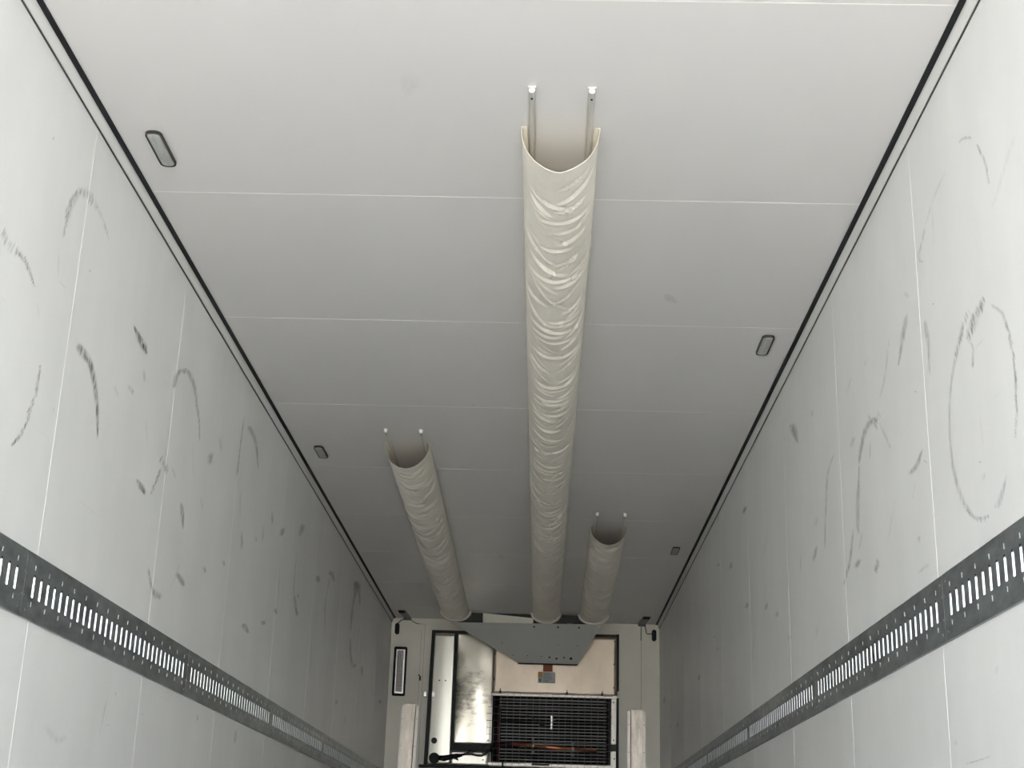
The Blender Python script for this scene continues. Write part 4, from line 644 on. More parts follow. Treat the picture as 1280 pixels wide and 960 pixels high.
  [[5.4064,1.8521,.0369,.0095,0],[5.4146,1.8401,.0339,.0086,.2],[5.4229,1.8281,.0309,.0078,.2],[5.4311,1.8161,.0278,.007,0]],
  [[4.7721,1.6561,.0142,.0036,0],[4.7908,1.6306,.0163,.004,.4],[4.8095,1.6041,.0185,.0045,.4],[4.8284,1.5795,.0204,.0049,.4],[4.8472,1.5595,.0217,.0053,.4],[4.8666,1.5462,.0221,.0058,.4],[4.8865,1.5375,.0221,.0061,.4],[4.9056,1.531,.022,.0061,.4],[4.9226,1.5238,.0216,.0056,.4],[4.9366,1.5158,.02,.0049,.4],[4.9484,1.5082,.0173,.0042,.4],[4.9593,1.5007,.0142,.0034,.4],[4.9708,1.4932,.0112,.0026,0]],
  [[4.6989,1.534,.0253,.0076,0],[4.7215,1.5268,.0277,.0083,.45],[4.7442,1.5196,.0301,.0089,.45],[4.7672,1.5123,.0326,.0095,0]],
  [[4.4284,1.4555,-.0075,-.0008,0],[4.4395,1.4652,-.0139,-.0015,.42],[4.4507,1.4751,-.0139,-.0015,.42],[4.4619,1.485,-.0076,-.0008,0]],
  [[4.4348,1.4456,-.0075,-.0008,0],[4.4476,1.4568,-.0139,-.0015,.46],[4.4604,1.468,-.014,-.0015,.46],[4.4734,1.4794,-.0076,-.0008,0]],
  [[4.4565,1.4436,-.0076,-.0008,0],[4.4673,1.453,-.014,-.0015,.4],[4.4783,1.4625,-.0141,-.0015,.4],[4.4892,1.4721,-.0077,-.0008,0]],
  [[4.4654,1.4353,-.0076,-.0008,0],[4.4756,1.4441,-.0141,-.0014,.43],[4.4859,1.453,-.0141,-.0015,.43],[4.4962,1.4619,-.0077,-.0008,0]],
  [[4.4381,1.4635,.028,.0086,0],[4.4542,1.4582,.0263,.008,.3],[4.4705,1.4529,.0246,.0074,.3],[4.4868,1.4475,.0229,.0069,0]],
  [[3.9429,1.4418,.0147,.0033,0],[3.9448,1.4345,.0147,.0033,.35],[3.9466,1.4272,.0147,.0033,.35],[3.9485,1.4199,.0147,.0033,0]],
  [[3.8474,1.3434,.0088,.0047,0],[3.8929,1.3416,.009,.0047,.22],[3.9395,1.3397,.0092,.0048,.22],[3.9871,1.3377,.0094,.0048,0]],
  [[4.6432,1.6123,.02,.0053,0],[4.664,1.5941,.0179,.0047,.2],[4.6849,1.5758,.0157,.0041,.2],[4.7059,1.5575,.0136,.0034,0]],
  [[3.319,1.5997,.0071,.002,0],[3.3156,1.5711,.0071,.0019,.1],[3.3122,1.5427,.0071,.0018,.1],[3.3089,1.5145,.007,.0018,0]],
  [[3.2199,1.6084,-.0023,-.0018,0],[3.1953,1.607,-.0023,-.0018,.1],[3.1711,1.6056,-.0022,-.0018,.1],[3.1472,1.6042,-.0022,-.0018,0]],
  [[3.3295,1.4859,.0006,.0019,0],[3.3399,1.4881,.0006,.0019,.4],[3.3502,1.4904,.0006,.0019,.4],[3.3607,1.4927,.0006,.0019,0]],
  [[3.3179,1.4563,.0137,.0045,0],[3.3239,1.4499,.0137,.0045,.2],[3.3299,1.4435,.0137,.0045,.2],[3.336,1.437,.0138,.0045,0]],
  [[3.833,1.6332,.0094,.0023,0],[3.8325,1.6315,.0094,.0023,.7],[3.8321,1.6298,.0094,.0023,.7],[3.8316,1.6281,.0094,.0022,0]],
  [[3.818,1.6242,.0093,.0022,0],[3.8176,1.6225,.0093,.0022,.7],[3.8171,1.6209,.0093,.0022,.7],[3.8167,1.6192,.0093,.0022,0]],
  [[3.8782,1.8545,.0098,.0029,0],[3.8777,1.8528,.0098,.0029,.7],[3.8772,1.851,.0098,.0029,.7],[3.8768,1.8492,.0098,.0029,0]],
  [[3.6402,2.0314,.0088,.0032,0],[3.6398,2.0297,.0088,.0032,.7],[3.6394,2.0279,.0088,.0032,.7],[3.639,2.0261,.0088,.0032,0]],
  [[3.3039,2.3477,-.0058,-.0047,0],[3.2972,2.3471,-.0066,-.0053,.28],[3.2908,2.3468,-.0072,-.0059,.28],[3.2838,2.346,-.0068,-.0063,.28],[3.2755,2.3438,-.0053,-.0063,.28],[3.2652,2.3399,-.0036,-.0062,.28],[3.2534,2.3348,-.0024,-.0061,.28],[3.2414,2.3292,-.0012,-.0059,.28],[3.2304,2.3236,.0005,-.0051,.28],[3.2207,2.3182,.0025,-.0036,.28],[3.2117,2.3125,.0034,-.0023,.28],[3.203,2.3068,.0028,-.0018,.28],[3.1942,2.3013,.0021,-.0015,0]],
  [[3.1573,2.2548,-.0043,-.0017,0],[3.1606,2.2605,-.0079,-.0031,.36],[3.164,2.2661,-.0079,-.0031,.36],[3.1673,2.2718,-.0043,-.0017,0]],
  [[3.1465,2.2376,-.0042,-.0016,0],[3.1512,2.2457,-.0078,-.003,.29],[3.156,2.2538,-.0078,-.003,.29],[3.1608,2.2619,-.0043,-.0017,0]],
  [[3.1378,2.2237,-.0042,-.0016,0],[3.1434,2.2332,-.0078,-.003,.26],[3.1491,2.2427,-.0078,-.003,.26],[3.1547,2.2523,-.0042,-.0016,0]],
  [[3.131,2.2109,-.0042,-.0016,0],[3.1371,2.2213,-.0077,-.003,.22],[3.1432,2.2316,-.0078,-.003,.22],[3.1494,2.242,-.0042,-.0016,0]],
  [[3.1207,2.1999,-.0041,-.0016,0],[3.126,2.2088,-.0077,-.0029,.24],[3.1313,2.2178,-.0077,-.0029,.24],[3.1366,2.2268,-.0042,-.0016,0]],
  [[3.1151,2.1897,-.0041,-.0015,0],[3.1204,2.1986,-.0077,-.0029,.33],[3.1256,2.2075,-.0077,-.0029,.33],[3.1309,2.2164,-.0042,-.0016,0]],
  [[3.1139,2.1823,-.0041,-.0015,0],[3.1179,2.1891,-.0076,-.0029,.36],[3.1219,2.1959,-.0076,-.0029,.36],[3.1259,2.2027,-.0042,-.0016,0]],
  [[3.1046,2.1674,-.0041,-.0015,0],[3.1088,2.1745,-.0076,-.0028,.32],[3.113,2.1817,-.0076,-.0028,.32],[3.1173,2.1889,-.0041,-.0015,0]],
  [[3.104,2.1581,-.0041,-.0015,0],[3.1078,2.1646,-.0076,-.0028,.36],[3.1116,2.1711,-.0076,-.0028,.36],[3.1155,2.1776,-.0041,-.0015,0]],
  [[3.1077,2.1525,-.0041,-.0015,0],[3.1112,2.1582,-.0076,-.0028,.24],[3.1146,2.164,-.0076,-.0028,.24],[3.1181,2.1698,-.0041,-.0015,0]],
  [[3.1028,2.1429,-.0041,-.0015,0],[3.1061,2.1485,-.0076,-.0027,.23],[3.1094,2.154,-.0076,-.0028,.23],[3.1127,2.1596,-.0041,-.0015,0]],
  [[3.0998,2.1316,-.0041,-.0015,0],[3.1034,2.1377,-.0075,-.0027,.35],[3.107,2.1438,-.0076,-.0027,.35],[3.1106,2.1498,-.0041,-.0015,0]],
  [[3.0985,2.1224,-.0041,-.0015,0],[3.1019,2.128,-.0075,-.0027,.32],[3.1053,2.1337,-.0075,-.0027,.32],[3.1087,2.1394,-.0041,-.0015,0]],
  [[3.1624,2.2656,.0064,.0023,0],[3.1509,2.249,.0074,.0026,.15],[3.1392,2.2325,.0085,.003,.15],[3.1284,2.2162,.0095,.0036,.15],[3.1197,2.2001,.0098,.0041,.15],[3.1139,2.1841,.009,.004,.15],[3.1102,2.1683,.0072,.0033,.15],[3.1073,2.1526,.0052,.0023,.15],[3.104,2.137,.0033,.0015,0]],
  [[3.4293,2.3359,.0043,.0029,0],[3.4623,2.3312,.0051,.0035,.16],[3.4963,2.3266,.0061,.0041,.16],[3.5297,2.3214,.0071,.0046,.16],[3.5607,2.3149,.0079,.0049,.16],[3.588,2.3065,.0084,.005,.16],[3.6125,2.2968,.0085,.005,.16],[3.6361,2.2864,.0085,.0049,.16],[3.6605,2.2762,.0085,.0048,0]],
  [[3.6605,2.2762,.0087,.0048,0],[3.6741,2.2675,.0093,.005,.24],[3.6881,2.2585,.0099,.0053,.24],[3.7014,2.25,.0105,.0056,.24],[3.7131,2.2428,.0111,.0059,.24],[3.7232,2.2377,.0116,.0063,.24],[3.7321,2.234,.0123,.0067,.24],[3.7393,2.2306,.0132,.0069,.24],[3.7441,2.2266,.014,.0068,.24],[3.7466,2.2215,.0144,.0065,.24],[3.7468,2.2159,.0146,.006,.24],[3.7449,2.2103,.0142,.005,.24],[3.7407,2.2048,.0119,.0027,.24],[3.7333,2.1997,.0059,-.0012,.24],[3.7231,2.1947,.0016,-.003,.24],[3.7119,2.1897,.001,-.0029,.24],[3.7013,2.1848,.0012,-.0023,0]],
  [[2.8934,2.1518,.0108,.0074,0],[2.9281,2.1355,.011,.0075,.08],[2.9644,2.1183,.0114,.0075,.08],[2.9993,2.1019,.0116,.0076,.08],[3.0292,2.0878,.0116,.0074,.08],[3.0517,2.0774,.0112,.0071,.08],[3.0689,2.0695,.0106,.0066,.08],[3.084,2.0626,.0098,.0061,.08],[3.1003,2.0552,.0091,.0056,0]],
  [[3.5805,2.3198,.0088,.0042,0],[3.5843,2.2721,.0087,.0041,.1],[3.5881,2.2246,.0087,.0039,.1],[3.5918,2.1774,.0087,.0038,0]],
  [[7.2947,2.3658,.0639,.0192,0],[7.3335,2.3594,.0564,.0168,.6],[7.3726,2.3529,.0488,.0144,.6],[7.4121,2.3464,.041,.012,0]],
  [[7.9242,2.1948,.0492,.0107,0],[7.9335,2.1813,.0593,.0127,.55],[7.9427,2.1678,.0694,.0147,.55],[7.952,2.1542,.0795,.0167,0]],
  [[8.519,2.3087,.0686,.0142,0],[8.5202,2.3007,.0686,.0141,.35],[8.5214,2.2927,.0686,.0141,.35],[8.5227,2.2847,.0686,.014,0]],
  [[7.3172,1.8567,.0486,.0103,0],[7.3385,1.8479,.0543,.0114,.5],[7.3599,1.8391,.0601,.0125,.5],[7.3814,1.8302,.066,.0136,0]],
  [[6.6781,1.7421,.0405,.0086,0],[6.7008,1.7309,.0408,.0086,.5],[6.7237,1.7195,.041,.0085,.5],[6.7467,1.7082,.0413,.0085,0]],
  [[6.4017,1.6487,.0377,.0073,0],[6.4109,1.6405,.0378,.0073,.42],[6.4201,1.6323,.0379,.0072,.42],[6.4293,1.6241,.038,.0072,0]],
  [[9.672,1.7826,.0631,.0083,0],[9.6771,1.7689,.0632,.0082,.5],[9.6822,1.7553,.0632,.0081,.5],[9.6873,1.7416,.0632,.008,0]],
  [[12.3934,1.9458,.1033,.0121,0],[12.4085,1.9248,.1035,.0119,.4],[12.4236,1.9038,.1037,.0118,.4],[12.4386,1.8827,.1039,.0116,0]],
  [[8.6342,1.8185,.0684,.0087,0],[8.6226,1.8071,.0682,.0086,.25],[8.6109,1.7957,.068,.0085,.25],[8.5993,1.7844,.0678,.0084,0]],
  [[8.7848,1.91,.0477,.0074,0],[8.7858,1.9035,.0477,.0074,.3],[8.7867,1.897,.0477,.0073,.3],[8.7877,1.8906,.0477,.0073,0]],
  [[11.214,1.6167,.0758,.0081,0],[11.2374,1.6026,.076,.008,.4],[11.2609,1.5886,.0763,.0079,.4],[11.2845,1.5744,.0766,.0079,0]],
  [[11.8739,1.6603,.0857,.008,0],[11.875,1.6475,.0857,.0079,.35],[11.876,1.6348,.0857,.0078,.35],[11.8771,1.622,.0857,.0078,0]],
  [[6.0908,1.4949,.0338,.0061,0],[6.099,1.4881,.0339,.0061,.3],[6.1072,1.4814,.034,.0061,.3],[6.1154,1.4746,.0341,.006,0]],
  [[5.4806,1.44,.0369,.0067,0],[5.4957,1.4218,.0339,.0061,.15],[5.5108,1.4034,.0309,.0054,.15],[5.5259,1.385,.028,.0048,0]],
  [[3.6549,.7914,-.0011,-.0017,0],[3.6295,.7916,-.0011,-.0019,.3],[3.6047,.7916,-.0013,-.002,.3],[3.5796,.7918,-.0014,-.0022,.3],[3.5532,.7922,-.0016,-.0022,.3],[3.525,.7928,-.0017,-.0021,.3],[3.4957,.7935,-.0016,-.002,.3],[3.4663,.7944,-.0015,-.0018,.3],[3.4376,.7952,-.0013,-.0016,0]],
  [[3.3407,.997,.0101,.0016,0],[3.3451,.9883,.0101,.0016,.12],[3.3494,.9797,.0101,.0015,.12],[3.3538,.971,.0102,.0015,0]],
  [[3.7379,.8568,.0179,-.0019,0],[3.7271,.8513,.0178,-.0019,.12],[3.7165,.8458,.0177,-.002,.12],[3.7058,.8403,.0176,-.002,0]],
  [[6.5998,2.082,.0272,.0069,0],[6.6491,2.0411,.0276,.0068,.1],[6.699,1.9997,.0279,.0066,.1],[6.7493,1.958,.0283,.0065,0]],
  [[6.0854,1.8189,.0232,.0049,0],[6.1061,1.7522,.0233,.0047,.12],[6.1268,1.6855,.0233,.0044,.12],[6.1475,1.6189,.0234,.0042,0]],
  [[7.0623,1.6983,.0306,.0055,0],[7.1188,1.6404,.031,.0052,.1],[7.1758,1.582,.0314,.005,.1],[7.2335,1.523,.0318,.0048,0]],
  [[4.1739,1.6162,.0108,.0032,0],[4.2176,1.577,.011,.0032,.1],[4.2618,1.5371,.0112,.0031,.1],[4.3066,1.4968,.0114,.003,0]],
 ],
 'ceiling': [
  [[.6072,5.1094,-.0001,.0138,0],[.6126,5.1125,-.0001,.0207,.2],[.6178,5.115,-.0002,.0281,.2],[.6235,5.1185,-.0014,.0336,.2],[.6304,5.1246,-.0029,.0352,.2],[.6391,5.1342,-.0036,.0327,.2],[.6489,5.1463,-.0034,.0278,.2],[.6593,5.1595,-.0027,.0221,.2],[.6695,5.1722,-.002,.0171,0]],
  [[-.2858,3.5711,.0008,.0457,0],[-.2784,3.568,.0013,.0501,.07],[-.271,3.5646,.0012,.0554,.07],[-.2637,3.5619,-.002,.0606,.07],[-.257,3.5614,-.0084,.0622,.07],[-.2511,3.5638,-.0144,.0572,.07],[-.2457,3.5682,-.0162,.0496,.07],[-.2405,3.5735,-.0145,.0432,.07],[-.2351,3.5784,-.0123,.0381,0]],
  [[-.1784,10.0554,-.0075,.0778,0],[-.1616,10.0812,-.0074,.0781,.12],[-.1447,10.1071,-.0073,.0785,.12],[-.1277,10.1331,-.0072,.0789,0]],
  [[-.2079,6.5285,-.0026,.0133,0],[-.203,6.5365,-.0026,.0133,.2],[-.1981,6.5446,-.0026,.0133,.2],[-.1932,6.5527,-.0026,.0133,0]],
 ],
}


def add_scuffs(mb, key, fn):
    """soft-edged rubber marks lying on the panel face; fn turns (a, b) on the panel into a point"""
    lay = mb.bm.verts.layers.float.get('mark') or mb.bm.verts.layers.float.new('mark')
    k = mb.mi(M['scuff'])
    for row in SCUFFS[key]:
        prev = None
        for a, b, da, db, s in row:
            cur = []
            for t, w in ((-1.25, 0), (-0.55, 0.75), (0, 1), (0.55, 0.75), (1.25, 0)):
                v = mb.bm.verts.new(fn(a + da*t, b + db*t))
                v[lay] = s * w
                cur.append(v)
            if prev:
                for i in range(4):
                    f = mb.bm.faces.new([prev[i], prev[i+1], cur[i+1], cur[i]])
                    f.material_index = k
            prev = cur

# ---------------------------------------------------------------- the trailer body
HW, H, YO, YB = 1.23, 2.65, -1.0, 12.935
WS = [3.783 + 1.157*k for k in range(-4, 8)]          # wall panel joints
CS = [3.128 + 1.1515*k for k in range(-3, 9)]         # ceiling panel joints

g = MB(); g.box(-60, 60, -80, 60, -1.4, -1.2, M['ground']); struct(g.build('ground'))
f = MB(); f.box(-HW-.08, HW+.08, YO, YB+.1, -0.15, 0.0, M['floor']); struct(f.build('floor'))
for sgn, nm in ((-1, 'left'), (1, 'right')):
    w = MB()
    w.box(sgn*HW, sgn*(HW+.08), YO, YB+.1, 0.0, H, M['wall'])
    for y in WS:
        w.box(sgn*(HW-.0006), sgn*(HW+.01), y-.0014, y+.0014, 0.01, H-.045, M['seam'])
    add_scuffs(w, nm, lambda a, b, s=sgn: (s*(HW-.0009), a, b))
    struct(w.build('wall_' + nm))
c = MB()
c.box(-HW-.08, HW+.08, YO, YB+.1, H, H+.1, M['ceil'])
for y in CS:
    c.box(-HW+.03, HW-.03, y-.0021, y+.0021, H-.0006, H+.01, M['seam'])
add_scuffs(c, 'ceiling', lambda a, b: (a, b, H-.0009))
struct(c.build('ceiling'))
b = MB()
b.box(-HW, HW, YB, YB+.1, 0.0, H, M['bulk'])
for x0, x1, zt in ((-.925, -.921, 2.60), (1.062, 1.067, 2.61)):
    b.box(x0, x1, YB-.0012, YB+.01, 0.1, zt, M['bulkseam'])
b.box(-.975, -.921, YB-.0012, YB+.01, 2.598, 2.602, M['bulkseam'])
b.box(-.955, -.951, YB-.0012, YB+.01, 0.1, 2.55, M['bulkseam'])
struct(b.build('wall_back'))
# corner profiles between ceiling and walls, with their two black sealing strips
for i, sgn in enumerate((-1, 1)):
    t = MB()
    pr = [(sgn*(HW-.0005), H-.034), (sgn*(HW-.005), H-.032), (sgn*(HW-.014), H-.010), (sgn*(HW-.0165), H-.0005), (sgn*(HW-.0005), H-.0005)]
    t.prism([(x, YO, z) for x, z in pr], (0, YB-YO-.001, 0), M['trim'])
    struct(t.build('trim_%d' % (3*i+1)))
    t = MB(); t.box(sgn*(HW-.0170), sgn*(HW-.0345), YO, YB-.001, H-.0035, H-.0003, M['black']); struct(t.build('trim_%d' % (3*i+2)))
    t = MB(); t.box(sgn*(HW-.0003), sgn*(HW-.003), YO, YB-.001, H-.0405, H-.0345, M['thin']); struct(t.build('trim_%d' % (3*i+3)))

# ---------------------------------------------------------------- slotted lashing rails along both walls
Z0, Z1 = 1.105, 1.285
def rail_plate(mb, sgn, y0, y1):
    """sgn -1 left wall, +1 right wall; plate stands 6 mm proud with stamped pockets"""
    face = HW - .0058
    x = lambda d: sgn*(face + d)                     # d > 0 goes into the wall
    st = M['steel']
    zs0, zs1 = 1.167, 1.223
    n = 31
    p = (y1 - y0 - .136) / (n-1)
    sw = .0160
    def q(pts, m):
        fc = mb.quad(pts if sgn < 0 else pts[::-1], m)
        return fc
    # rows above and below the slots
    ya, yb = y0 + .0012, y1 - .0012
    bv = .0015
    for za, zb in ((Z0+bv, zs0), (zs1, Z1-bv)):
        q([(x(0), ya, za), (x(0), yb, za), (x(0), yb, zb), (x(0), ya, zb)], st)
    q([(x(.0055), ya, Z0), (x(.0055), yb, Z0), (x(0), yb, Z0+bv), (x(0), ya, Z0+bv)], st)
    q([(x(0), ya, Z1-bv), (x(0), yb, Z1-bv), (x(.0055), yb, Z1), (x(.0055), ya, Z1)], st)
    for ye, fl in ((ya, 1), (yb, 0)):
        pts = [(x(.0055), ye, Z0), (x(0), ye, Z0+bv), (x(0), ye, Z1-bv), (x(.0055), ye, Z1)]
        q(pts if fl else pts[::-1], st)
    cur = ya
    for i in range(n):
        a = y0 + .068 + p*i - sw/2
        e = a + sw
        q([(x(0), cur, zs0), (x(0), a, zs0), (x(0), a, zs1), (x(0), cur, zs1)], st)
        dp, sl = .0043, .0020
        # far pocket wall leans towards the rear opening, paler zinc with the sky's glint put into its colour
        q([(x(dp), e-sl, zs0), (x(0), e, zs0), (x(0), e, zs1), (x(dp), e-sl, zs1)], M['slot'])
        q([(x(dp), a, zs0), (x(dp), e-sl, zs0), (x(dp), e-sl, zs1), (x(dp), a, zs1)], st)
        q([(x(0), a, zs0), (x(dp), a, zs0), (x(dp), a, zs1), (x(0), a, zs1)], st)
        fb = mb.quad([(x(0), a, zs0), (x(0), e, zs0), (x(dp), e-sl, zs0), (x(dp), a, zs0)], st)
        ft = mb.quad([(x(0), a, zs1), (x(dp), a, zs1), (x(dp), e-sl, zs1), (x(0), e, zs1)], st)
        # shadow at the slot's top painted as a dark chip, then the small nibs above and below every second slot
        mb.box(x(-.0006), x(.001), e-.010, e-.001, zs1+.001, zs1+.006, M['slot_shadow'])
        if i % 2 == 0:
            yc = a + sw/2
            for zc in (1.248, 1.148):
                mb.box(x(-.0014), x(.0005), yc-.0012, yc+.0012, zc-.0065, zc+.0065, M['nib'])
        cur = e
    q([(x(0), cur, zs0), (x(0), yb, zs0), (x(0), yb, zs1), (x(0), cur, zs1)], st)

ORD = ['nearest', 'second', 'third', 'fourth', 'fifth', 'farthest']
JT = {-1: [1.86, 3.698, 5.538, 7.36, 9.19, 11.04, 12.88], 1: [1.895, 3.728, 5.552, 7.380, 9.222, 11.06, 12.89]}
for sgn, side in ((-1, 'left'), (1, 'right')):
    for i in range(6):
        y0, y1 = JT[sgn][i], JT[sgn][i+1]
        if i == 0:
            lb = 'nearest slotted steel rail section on the %s wall, cut by the %s frame edge' % (side, side)
        elif i == 5:
            lb = 'farthest slotted steel rail section on the %s wall, ending at the back wall' % side
        else:
            lb = 'slotted steel rail section on the %s wall, %s from the near end' % (side, ORD[i])
        t = thing('lashing_rail', (sgn*HW, (y0+y1)/2, (Z0+Z1)/2), lb, 'lashing rail', 'slotted rail sections on the %s wall' % side)
        part('slotted_plate', t, lambda mb: rail_plate(mb, sgn, y0, y1))
        for ye, s2 in ((y0, 1), (y1, -1)):
            for zc in (1.262, 1.225, 1.165, 1.128):
                off = .028 if zc in (1.262, 1.128) else .010
                part('screw', t, lambda mb: disc(mb, (sgn*(HW-.0056), ye + s2*off, zc), (-sgn, 0, 0), .0026, .0012, M['screw'], 8))

# ---------------------------------------------------------------- ceiling lamps
def ceiling_lamp(x, y, label):
    t = thing('ceiling_lamp', (x, y, H), label, 'lamp', 'oblong lamps along the ceiling edges')
    hw, hl = .026, .112
    o = rounded(x, y, hw, hl, .021); i_ = rounded(x, y, hw-.0045, hl-.0045, .0168)
    def fr(mb):
        ring(mb, [(p[0], p[1], H-.0005) for p in o], [(p[0], p[1], H-.0005) for p in i_], (0, 0, -.0105), M['frame'])
    part('lamp_rim', t, fr, 'dark rim')
    def ln(mb):
        k = mb.mi(M['lens'])
        levels = [(1, .0005), (1, .007), (.93, .0115), (.72, .0135), (.3, .0142)]
        rings = []
        for s, d in levels:
            rings.append([mb.bm.verts.new((x+(px-x)*s, y+(py-y)*(1-(1-s)*.35), H-d)) for px, py in rounded(x, y, hw-.005, hl-.005, .0165)])
        fs = []
        for a, bb in zip(rings, rings[1:]):
            for j in range(len(a)):
                fs.append(mb.bm.faces.new([a[j], a[(j+1) % len(a)], bb[(j+1) % len(a)], bb[j]]))
        fs.append(mb.bm.faces.new(rings[-1]))
        for ff in fs:
            ff.material_index = k; ff.smooth = True
        bmesh.ops.recalc_face_normals(mb.bm, faces=fs)
    part('lens', t, ln, 'grey ribbed lens')
ceiling_lamp(-1.086, 3.967, 'oblong grey ceiling lamp with dark rim, largest and nearest, upper left of the ceiling')
ceiling_lamp(1.083, 5.618, 'oblong grey ceiling lamp by the right corner strip, larger of the two there')
ceiling_lamp(-1.082, 7.425, 'small oblong grey ceiling lamp by the left corner strip, beside the left duct mouth')
ceiling_lamp(1.081, 9.738, 'tiny far oblong grey ceiling lamp by the right corner strip, smallest of the lamps')

# ---------------------------------------------------------------- fabric air ducts
def duct(name_label, cx, a, d, y0, ye, drift, ry, rx, seed, fl):
    t = thing('air_duct', (cx, (y0+ye)/2, H), name_label, 'air duct', 'cream fabric air ducts under the ceiling')
    NU, NF = 58, 3
    NV = int((ye - y0)/.008)
    nz = lambda x_, y_, z_: noise.noise(Vector((x_, y_, z_)))
    # individual creases: each a bowed or slanting fold somewhere along the tube
    rnd = random.Random(int(seed*100))
    folds = []
    y = y0 + .05
    while y < ye - .15:
        y += rnd.uniform(.020, .060)
        kind = rnd.random()
        if kind < .30:      # smile: runs right across, bowed
            folds.append((y, rnd.uniform(.35, .65), rnd.uniform(.18, .45), rnd.uniform(-.08, .08), rnd.uniform(-.05, .35), rnd.uniform(.004, .009), rnd.uniform(.2, 1)))
        else:               # slanting fold from one side towards the middle
            sd = rnd.choice((-1, 1))
            folds.append((y, .5 + sd*rnd.uniform(.05, .33), rnd.uniform(.12, .3), -sd*rnd.uniform(.05, .60), 0, rnd.uniform(.004, .010), rnd.uniform(.3, 1)))
    folds.sort()
    def crease(u, y, lo, hi):
        h = 0
        for (fy, fu, fw, sl, bw, wd, am) in folds[lo:hi]:
            du = u - fu
            if abs(du) > fw:
                continue
            dy = y - (fy + sl*du + bw*du*du + .004*nz(u*6, fy*5, seed))
            if abs(dy) > wd*4:
                continue
            e_ = 1 - (du/fw)**2
            q = dy/wd
            # a sharp valley with a raised lip on one side
            h += am*e_*(-.0062*math.exp(-q*q) + .0046*math.exp(-(q-1.7)**2*.6))
        return h
    def cloth(mb):
        k = mb.mi(M['fabric'])
        rows = []
        lo = 0
        for j in range(NV+1):
            y = y0 + (ye-y0)*j/NV
            while lo < len(folds) and folds[lo][0] < y - .32:
                lo += 1
            hi = lo
            while hi < len(folds) and folds[hi][0] < y + .32:
                hi += 1
            s = y - y0
            c = cx + drift*(y-y0)/(ye-y0)
            e = ye - y
            dd, aa = d, a
            if e < 1.1:                                   # rises to the outlet collar at the far end
                q = 1 - e/1.1
                dd = d - (d-.074)*(q*q*(3-2*q))
            if s < .25:                                   # soft flare at the open mouth
                q = 1 - s/.25
                dd += .006*q; aa += .003*q*q
            if e < .06:
                aa += .008*(1-e/.06); dd += .004*(1-e/.06)
            row = []
            for i in range(-NF, NU+NF+1):
                u = min(1, max(0, i/NU))
                th = PI*(1-u)
                cs, sn = math.cos(th), math.sin(th)
                big = nz(u*1.3, y*2.6+seed, 2.2)
                mid = nz(u*3.0, y*7.0+seed, 6.2)
                fine = nz(u*9, y*22, seed)
                h = crease(u, y, lo, hi)*(1.7 if seed < 2 else 2.7) + .005*big + .0028*mid + .0010*fine
                edge = min(1, sn*2.0)
                h *= (.25 + .75*edge) * (.4 if e < .1 else 1)
                rad = 1 + h/.12
                vee = .003*max(0, 1 - abs(cs)*2.2)*(1 - min(1, s/.5)) - .003
                px = c + aa*cs*rad
                pz = H - .006 - dd*sn*rad - vee*sn
                py = y
                if i < 0 or i > NU:                       # tucked in over the rail
                    q = (-i if i < 0 else i-NU)/NF
                    px -= math.copysign(q*(aa-rx-.012), cs)
                    pz = H - .006 + .003*q
                if s < .3:                                # the hem swings a little
                    qq = 1 - s/.3
                    py += fl*(.010*(1-sn)*qq + .014*qq*nz(u*4, seed, 4))
                row.append(mb.bm.verts.new((px, py, min(pz, H-.0022))))
            rows.append(row)
        for r0, r1_ in zip(rows, rows[1:]):
            for i in range(len(r0)-1):
                ff = mb.bm.faces.new([r0[i], r0[i+1], r1_[i+1], r1_[i]])
                ff.material_index = k; ff.smooth = True
    o = part('fabric_tube', t, cloth)
    sm = o.modifiers.new('thickness', 'SOLIDIFY')
    sm.thickness = .0014
    sm.offset = 0
    def collar(mb):
        cc = cx + drift
        outer, inner = [], []
        for i in range(25):
            th = PI*i/24
            outer.append((cc + (a+.016)*math.cos(th), 12.452, H-.003-.088*math.sin(th)))
            inner.append((cc + (a-.012)*math.cos(th), 12.452, H-.003-.064*math.sin(th)))
        k = mb.mi(M['fabric'])
        A = [mb.bm.verts.new(p) for p in outer]; A2 = [mb.bm.verts.new((p[0]+(p[0]-cc)*.04, p[1]+.03, p[2]-.004*math.sin(PI*i/24))) for i, p in enumerate(outer)]
        I = [mb.bm.verts.new(p) for p in inner]; I2 = [mb.bm.verts.new((p[0], p[1]+.03, p[2])) for p in inner]
        for i in range(24):
            for q in ((A[i], A2[i], A2[i+1], A[i+1]), (I[i], I[i+1], I2[i+1], I2[i]), (A[i], A[i+1], I[i+1], I[i]), (A2[i], I2[i], I2[i+1], A2[i+1])):
                f_ = mb.bm.faces.new(q); f_.material_index = k
    part('outlet_collar', t, collar, 'pale flared collar at the far end')
